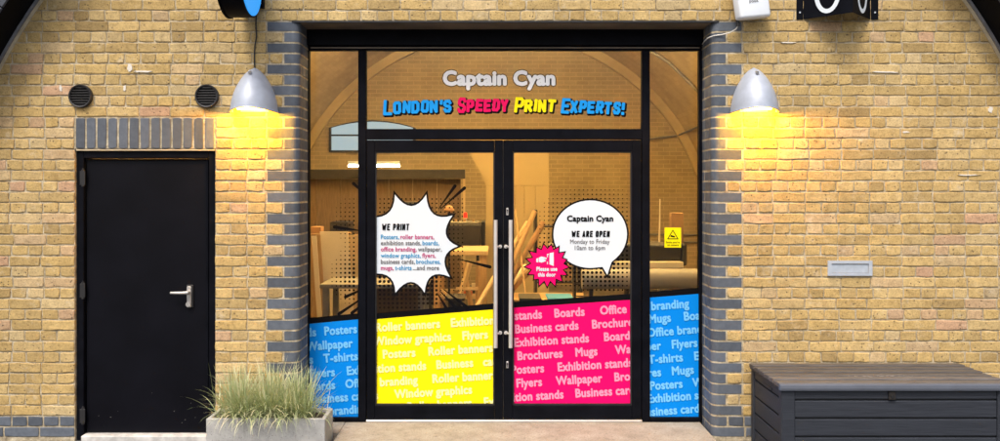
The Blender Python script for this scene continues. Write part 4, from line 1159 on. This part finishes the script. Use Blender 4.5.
# roof-bearing beam and tube light
D = 13.2; bmx = obj('cross_beam', bx(XX(240, D), XX(465, D), D-6, D-6+0.14, ZZ(178.5, D), ZZ(169.5, D), bev=0.004), 'machine_black'); tag(bmx, 'dark horizontal beam inside the shop below the strip light', 'beam')
post = obj('post', bx(XX(240, D), XX(243, D), D-6, D-6+0.1, 0, ZZ(178.5, D)), 'machine_black', bmx)
obj('post', bx(XX(463, D), XX(465, D)-0.001, D-6+0.02, D-6+0.08, 0, ZZ(178.5, D)-.001), 'ply', bmx)
def tube_light(x, y, z, L, label, energy, visible=True, rot=0):
    t = thing('tube_light', label, 'strip light', (x, y, z), 'strip lights in the shop')
    bm = BM()
    if rot: tube(bm, [(x, y-L/2, z), (x, y+L/2, z)], 0.018, 10)
    else: tube(bm, [(x-L/2, y, z), (x+L/2, y, z)], 0.018, 10)
    obj('tube', bm, 'tube_glow', t)
    h = (L/2, 0.04) if not rot else (0.04, L/2)
    obj('fitting', bx(x-h[0], x+h[0], y-h[1], y+h[1], z+0.03, z+0.075, bev=0.004), 'white_plastic', t)
    if not visible: obj('bracket', bx(x-0.03, x+0.03, y-0.4, y+0.03, z+0.076, z+0.09), 'machine_black', t)
    for s_ in (-1, 1) if visible else ():
        bm = BM(); p = (x+s_*(L/2-0.1), y, z+0.075) if not rot else (x, y+s_*(L/2-0.1), z+0.075)
        top = AZ+math.sqrt(max(0.1, RI**2-(p[0]-AX)**2)); tube(bm, [p, (p[0], p[1], top)], 0.006, 6); obj('hanger', bm, 'steel', t)
    ld = bpy.data.lights.new('tube_glow_light', 'AREA'); ld.shape = 'RECTANGLE'; ld.size = h[0]*2; ld.size_y = h[1]*2; ld.energy = energy; ld.color = (1, 0.765, 0.41)
    lo = link(bpy.data.objects.new('tube_glow_light', ld), t); lo.location = (0, 0, 0.085 if visible else -0.025)
    if visible: lo.rotation_euler = (math.pi, 0, 0)
x, z = P(374, 165.8, 13.6); tube_light(x, 7.6, z, 0.82, 'glowing strip light seen through the left door above the dark beam', 10, False)
for k, (x, y) in enumerate(((-1.4, 2.2), (1.5, 2.2), (-1.4, 5.4), (1.5, 5.4))):
    tube_light(x, y, 3.45 if y < 3 else 3.95, 1.3, ['strip light hung near the shop front on the left', 'strip light hung near the shop front on the right', 'strip light hung deep in the shop on the left', 'strip light hung deep in the shop on the right'][k], 340, rot=1)
bp = thing('shade_boarding', 'dark brown boarding added as shade below the beam deep in the shop', 'partition', (XX(352, 13.3), 7.36, 0))  # added boards, their dark brown stands in for shade under the beam
nb = 9; xa, xb = XX(243.5, 13.3), XX(461, 13.3)
for i in range(nb):
    w = (xb-xa)/nb; obj('board', bx(xa+w*i, xa+w*(i+1)-0.006, 7.36, 7.39, 0, ZZ(178.6, 13.2)-0.002, bev=0.003), 'dark_board', bp)
# partitions
D = 11.6
pn = thing('partition', 'cream boarded partition standing behind the door handles inside the shop', 'partition', (XX(518, D), D-6, 0))
for i, (a, b) in enumerate(((486, 503), (503.4, 515), (515.4, 524), (524.4, 535), (535.4, 549))):
    obj('board', bx(XX(a, D), XX(b, D)-.002, D-6, D-6+0.03, 0, ZZ(186, D), bev=0.003), 'partition_paint', pn)
obj('upper_panel', bx(XX(503, D), XX(549, D), D-6+0.004, D-6+0.03, ZZ(185.5, D), ZZ(136, D), bev=0.003), 'partition_paint', pn)
bm = BM(); prism(bm, [(XX(486, D), ZZ(185.5, D)), (XX(502.8, D), ZZ(185.5, D)), (XX(502.8, D), ZZ(136, D)), (XX(454, D), ZZ(136, D)), (XX(470, D), ZZ(154, D)), (XX(480, D), ZZ(171, D))], D-6+0.002, D-6+0.03, 'y'); obj('gusset', bm, 'partition_paint', pn)
# conduits on the vault
def conduit(pts, r, label):
    bm = BM(); tube(bm, pts, r, 8); tag(obj('conduit', bm, 'table_grey', None, True), label, 'conduit')
def von(px, py):
    """where the sight line through a pixel meets the vault"""
    dx, dz = (px-VX)/F, -(py-VY)/F; lo, hi = 6.4, 15.3
    f = lambda d: math.hypot(dx*d-AX, max(0, CAMZ+dz*d-AZ))-(RI-0.03)
    if f(hi) < 0: return Vector((dx*hi, YE-0.05, CAMZ+dz*hi))
    for _ in range(40):
        m = (lo+hi)/2
        if f(m) > 0: hi = m
        else: lo = m
    return Vector((dx*lo, lo-6, CAMZ+dz*lo))
conduit([von(*q) for q in ((640, 46), (655, 53.5), (668, 62), (680, 73), (691, 84), (702, 96))], 0.022, 'thick grey conduit curving over the vault at the upper right')
conduit([von(*q) for q in ((640, 141), (652, 138.5), (664, 137), (677, 135.5), (687, 131.5), (700, 126))], 0.018, 'grey conduit running level on the vault behind the right sidelight')
conduit([von(*q) for q in ((650, 234.5), (675, 234.8), (705, 235.2))], 0.016, 'upper of two thin pipes behind the yellow warning sticker')
conduit([von(*q) for q in ((650, 242), (675, 242.4), (705, 242.6))], 0.016, 'lower of two thin pipes behind the yellow warning sticker')

# ------------------------------------------------------------------ shop interior: things
# sheets leaning on the left, propped on a timber stand
D = 7.9
sheets = ((306, 312, 238, 'timber', 1.72), (310.5, 316, 236, 'board_white', 1.76), (314.5, 319, 235, 'timber', 1.80), (317.5, 346, 232, 'board_white', 1.84), (338, 366, 236, 'ply', 1.90))
sl_ = ('brown sheet edge, foremost of the boards leaning in the left sidelight', 'thin pale sheet edge, second of the boards in the left sidelight', 'brown sheet edge beside the wide pale board in the left sidelight', 'wide pale sheet, largest of the boards leaning in the left sidelight', 'tan sheet at the back of the boards by the door frame')
for i, (a, b, top, m_, y) in enumerate(sheets):
    x0, x1 = XX(a, D), XX(b, D); zt = ZZ(top, D)
    bm = BM(); box(bm, x0, x1, y, y+0.012, 0, zt, bev=0.002)
    for v in bm.verts: v.co.y += 0.16*(v.co.z/zt); v.co.x += 0.12*(1-v.co.z/zt)
    tag(obj('leaning_sheet', bm, m_), sl_[i], 'board', 'boards leaning by the left sidelight')
sr = thing('sheet_stand', 'timber stand holding the boards behind the left sidelight', 'stand', (XX(320, 8.3), 2.3, 0))
for px in (300, 345): obj('post', bx(XX(px, 8.2), XX(px+3, 8.2), 2.1, 2.16, 0, ZZ(236, 8.2), bev=0.003), 'timber', sr)
obj('shelf', bx(XX(300, 8.3), XX(348, 8.3), 2.2, 2.5, ZZ(235, 8.3), ZZ(233, 8.3), bev=0.003), 'timber', sr)
tag(obj('parcel', bx(XX(311, 8.3), XX(322, 8.3), 2.25, 2.4, ZZ(233, 8.3), ZZ(226.5, 8.3), bev=0.004), 'cardboard'), 'small brown parcel on top of the stand at far left', 'parcel')
# grey work table
def table(name, label, x0, x1, y0, y1, zt, mt, ml, th=0.035, lw=0.05, low=None):
    t = thing(name, label, 'table', ((x0+x1)/2, (y0+y1)/2, 0))
    obj('table_top', bx(x0, x1, y0, y1, zt-th, zt, bev=0.004), mt, t)
    for xa in (x0+0.02, x1-0.02-lw):
        for ya in (y0+0.02, y1-0.02-lw): obj('leg', bx(xa, xa+lw, ya, ya+lw, 0, zt-th-.0005, bev=0.003), ml, t)
    if low: obj('shelf', bx(x0+0.02, x1-0.02, y0+0.075, y1-0.075, low, low+0.03, bev=0.003), mt, t)
    return t
wt = table('work_table', 'grey work table behind the burst sticker on the left', XX(324, 7.3), XX(428, 7.3), 1.12, 1.66, ZZ(282, 7.3), 'table_grey', 'table_grey', low=0.3)
obj('back_panel', bx(XX(352, 7.3), XX(428, 7.3)-0.08, 1.58, 1.60, 0.34, ZZ(284, 7.3)-0.03), 'dark_board', wt)
table('work_bench', 'pale wooden work bench behind the left door handle', XX(432, 9.6), XX(488, 9.6), 3.6, 4.5, ZZ(251, 9.6), 'ply', 'timber', 0.05, 0.07, ZZ(300, 9.6))
D = 9.4
tl = thing('trestle', 'folding timber trestle under the pale work bench', 'trestle', (XX(463, D), 3.4, 0))
for i, (a, b) in enumerate((((456, 310), (470, 262)), ((472, 312), (462, 262)), ((478, 310), (478, 262)))):
    bm = BM(); p0, p1 = P(*a, D), P(*b, D); tube(bm, [(p0[0], 3.4+0.05*i, max(0.0, p0[1])-0.0), (p1[0], 3.4+0.05*i, p1[1])], 0.03, 4); obj('leg', bm, 'timber' if i else 'ply', tl)
obj('cross_bar', bx(XX(456, D), XX(478, D), 3.38, 3.395, ZZ(290, D), ZZ(287, D)), 'ply', tl)
for px, py, w, h, m_, lab in ((468, 290, 9, 4, 'orange_box', 'small orange box low under the work bench'), (470, 301, 10, 6, 'machine_black', 'small dark box on the shelf under the work bench'), (474, 282, 7, 6, 'board_white', 'small white carton under the work bench')):
    x, z = P(px, py, 9.9); zsh = ZZ(300, 9.6)+0.03; ww = w*9.9/F; hh = h*9.9/F
    tag(obj('carton', bx(x-ww/2, x+ww/2, 3.75+0.1*(px-468), 3.83+0.1*(px-468), zsh, zsh+hh, bev=0.003), m_), lab, 'box')
# printer with red beacon
D = 11.0
pr_ = thing('printer', 'black wide format printer with glowing red beacon lamp', 'printer', (XX(455, D), 5.3, 0))
obj('body', bx(XX(424, D), XX(481, D), 5.0, 5.6, ZZ(250, D), ZZ(224, D), bev=0.02, seg=2), 'machine_black', pr_)
obj('cover', bx(XX(426, D), XX(479, D), 5.05, 5.55, ZZ(224, D)+.001, ZZ(222, D), bev=0.006), 'table_grey', pr_)
obj('end_panel', bx(XX(481, D)+.001, XX(485, D), 5.1, 5.5, ZZ(247, D), ZZ(222, D), bev=0.006), 'black_steel', pr_)
for px in (428, 476): obj('leg', bx(XX(px, D), XX(px+3, D), 5.1, 5.5, 0, ZZ(250, D)-.001, bev=0.004), 'machine_black', pr_)
bm = BM(); x, z = P(464.5, 222, D); tube(bm, [(x, 5.3, z), (x, 5.3, z+0.045)], 0.022, 10); obj('beacon_base', bm, 'alloy', pr_)
bm = BM(); tube(bm, [(x, 5.3, z+0.046), (x, 5.3, z+0.10), (x, 5.3, z+0.115)], 0.026, 10, r2=0.018); obj('beacon', bm, 'red_glow', pr_)
for k in range(4):
    bm = BM(); xx = XX(446+k*9, D); tube(bm, [(xx, 5.2, ZZ(222, D)), (xx, 5.2, ZZ(222, D)+0.03)], 0.018, 8); obj('knob', bm, 'timber', pr_)
bm = BM(); x, z = P(446, 212, 9.0); r = 0.06
sp_ = bmesh.ops.create_uvsphere(bm, u_segments=14, v_segments=9, radius=r); bmesh.ops.translate(bm, verts=bm.verts, vec=(x, 3.6, z)); 
hd = thing('desk_lamp', 'small dark desk lamp head showing above the burst sticker', 'lamp', (x, 3.6, 0))
for v in bm.verts:
    if v.co.z < z: v.co.z = z-0.3*(z-v.co.z)
obj('lamp_head', bm, 'cardboard', hd, True)
bm = BM(); tube(bm, [(x, 3.6, 0.05), (x, 3.6, z-0.02)], 0.014, 8); obj('stem', bm, 'black_steel', hd); bm = BM(); tube(bm, [(x, 3.6, 0), (x, 3.6, 0.05)], 0.13, 16); obj('base', bm, 'black_steel', hd)
# leaning card tubes right of the handles
D = 9.0
for i, (a, b, r, m_) in enumerate((((513, 262), (536, 212), 0.028, 'timber'), ((518, 268), (545, 224), 0.032, 'cardboard'), ((512, 250), (529, 224), 0.026, 'ply'), ((519, 236), (516.5, 211), 0.010, 'timber'), ((511, 288), (528, 272), 0.035, 'board_white'), ((513, 294), (531, 278), 0.035, 'cardboard'))):
    p0, p1 = P(*a, D), P(*b, D); d = Vector((p1[0]-p0[0], 0, p1[1]-p0[1]))
    y = 3.0+0.09*i; s0 = Vector((p0[0], y, p0[1])); s1 = Vector((p1[0], y+0.25, p1[1]))
    if i < 4:
        k = s0.z/(s1.z-s0.z); s0 = s0-(s1-s0)*k
    else:
        s0.z += 0; 
    bm = BM(); tube(bm, [s0, s1], r, 12)
    tag(obj('card_tube', bm, m_), ['long pale tube leaning at the steepest angle right of the door handles', 'thick brown tube leaning right of the door handles', 'shorter pale tube leaning just right of the door handle', 'thinnest upright rod right of the door handles', 'short white roll lying low right of the door handle', 'short brown roll lying lowest right of the door handle'][i], 'tube', 'rolls and tubes inside the right door')
table('packing_table', 'low wooden packing table behind the pink starburst sticker', XX(508, 9.3), XX(590, 9.3), 3.05, 3.7, ZZ(297, 9.3), 'timber', 'timber', 0.04, 0.06)
# pegboard and dark shelf rack behind the starburst
D = 9.9
rk = thing('shelf_rack', 'dark shelf rack with pale boards behind the pink starburst sticker', 'shelving', (XX(555, D), 3.9, 0))
for px in (535, 580): obj('upright', bx(XX(px, D), XX(px+2.4, D), 3.9, 4.3, 0, ZZ(210, D), bev=0.003), 'machine_black', rk)
for py in (226, 252, 282): obj('shelf', bx(XX(537.4, D)+.001, XX(580, D)-.001, 3.9, 4.3, ZZ(py+1.5, D), ZZ(py, D), bev=0.003), 'machine_black', rk)
for a, b, py, h, m_, lab in ((530, 546, 252, 17, 'ply', 'pale perforated board standing on the dark shelf rack'), (549, 566, 252, 9, 'board_white', 'low white carton on the middle shelf of the rack'), (552, 572, 282, 14, 'cardboard', 'brown carton on the lowest shelf of the rack'), (542, 556, 282, 7, 'ink_blue', 'flat blue carton on the lowest shelf of the rack')):
    a = max(a, 538.5)
    tag(obj('carton', bx(XX(a, D), XX(b, D), 3.92+(0.08 if m_ == 'cardboard' else 0), 4.0+(0.12 if m_ == 'cardboard' else 0), ZZ(py, D), ZZ(py-h, D), bev=0.003), m_), lab, 'box')
# large printer and roll on the right
D = 8.3
lp_ = thing('wide_printer', 'long dark wide format printer with grey media roll behind the right sidelight', 'printer', (XX(640, D), 2.6, 0))
obj('body', bx(XX(588, D), XX(685.5, D), 2.45, 2.95, ZZ(262, D), ZZ(246, D), bev=0.02, seg=2), 'machine_black', lp_)
obj('end_cap', bx(XX(685.5, D)+.001, XX(690, D), 2.42, 2.98, ZZ(267, D), ZZ(245, D), bev=0.012), 'machine_black', lp_)
obj('feed_tray', bx(XX(585, D), XX(685, D), 2.36, 2.90, ZZ(269, D), ZZ(262.5, D), bev=0.006), 'board_white', lp_)
x0, x1, zr = XX(583, 7.9), XX(702, 7.9), ZZ(280, 7.9)
bm = BM(); tube(bm, [(x0, 2.0, zr), (x1, 2.0, zr)], 0.095, 24); obj('media_roll', bm, 'paper_roll', lp_, True, 40)
for px in (590, 694): obj('stand_leg', bx(XX(px, 8.0), XX(px+4, 8.0), 2.06, 2.6, 0, ZZ(270, D)-.001 if px < 600 else ZZ(270, D)-.002, bev=0.004), 'machine_black', lp_)
obj('base_beam', bx(XX(594, 8.0)+.001, XX(694, 8.0)-.001, 2.2, 2.3, 0.12, 0.2, bev=0.004), 'machine_black', lp_)
tag(obj('parcel', bx(XX(672, 8.9), XX(684, 8.9), 2.92, 3.04, 0, ZZ(213, 8.9), bev=0.005), 'cardboard'), 'tall brown cardboard box standing behind the yellow warning sticker', 'box')
bm = BM(); prism(bm, [P(656.5, 240, 9.0), P(659.5, 240, 9.0), P(660.6, 199, 9.0), P(660, 199, 9.0)], 3.0, 3.03, 'y'); 
for v in bm.verts:
    if v.co.z < 1.4: v.co.z = 0.0
tag(obj('pale_board', bm, 'board_white'), 'thin pale board edge standing behind the printer on the right', 'board')

# more stock in the shop
D = 12.4
for i, (a, b, py, h, m_) in enumerate(((392, 420, 262, 60, 'machine_black'), (421, 436, 262, 44, 'cardboard'), (330, 348, 262, 40, 'machine_black'), (349, 372, 262, 26, 'cardboard'))):
    t = thing('stock_cabinet', ['tall black cabinet at the back behind the burst sticker', 'brown cabinet beside the tall black one at the back', 'black cabinet at the back behind the left sidelight', 'low brown cabinet at the back beside the door frame'][i], 'cabinet', (XX((a+b)/2, D), 6.6, 0))
    zt = ZZ(py-h, D); obj('carcass', bx(XX(a, D), XX(b, D), 6.4, 6.9, 0, zt, bev=0.006), m_, t)
    for k in range(3): obj('drawer', bx(XX(a, D)+0.02, XX(b, D)-0.02, 6.385, 6.399, zt*(k/3)+0.02, zt*((k+1)/3)-0.02, bev=0.003), m_, t)
D = 8.8
t = thing('roll_rack', 'dark rack of small rolls low behind the right door glass', 'rack', (XX(600, D), 2.9, 0))
for px in (574, 627): obj('upright', bx(XX(px, D), XX(px+2, D), 2.78, 3.0, 0, ZZ(262, D), bev=0.003), 'machine_black', t)
for py in (272, 284, 296): obj('rail', bx(XX(576, D)+.001, XX(627, D)-.001, 2.80, 2.83, ZZ(py+1, D), ZZ(py, D)), 'machine_black', t)
D = 7.55
for i, (px, w, h, m_, lab) in enumerate(((455, 20, 5, 'machine_black', 'flat dark tray low behind the left door glass'), (530, 22, 6, 'machine_black', 'dark crate low behind the right door handle'), (560, 26, 4, 'ink_blue', 'flat blue tray low behind the pink starburst sticker'))):
    x = XX(px, D); zt = ZZ(297, D); ww = w*D/F
    t = thing('floor_stand', lab, 'stand', (x, 1.6, 0))
    obj('tray', bx(x-ww/2, x+ww/2, 1.45, 1.8, zt-h*D/F*0.5, zt, bev=0.004), m_, t)
    obj('pedestal', bx(x-ww*0.3, x+ww*0.3, 1.5, 1.75, 0, zt-h*D/F*0.5-.0005, bev=0.004), 'machine_black', t)

rl = random.Random(12)
bm = BM()
for k in range(40):
    x, y = rl.uniform(-1.0, 1.5), rl.choice((rl.uniform(0.15, 0.255), rl.uniform(-0.2, 0.2))); w, a = rl.uniform(.004, .011), rl.uniform(0, 6.3)
    q = [bm.verts.new((x+w*math.cos(a+b)*k_, y+w*math.sin(a+b)*k_, 0.002+rl.uniform(0, .003))) for b, k_ in ((0, 1), (1.2, .45), (3.14, 1), (4.3, .45))]; bm.faces.new(q)
lt = obj('leaf_litter', bm, 'cardboard'); tag(lt, 'scattered bits of dry leaf and grit on the doorstep', 'litter', kind='stuff')
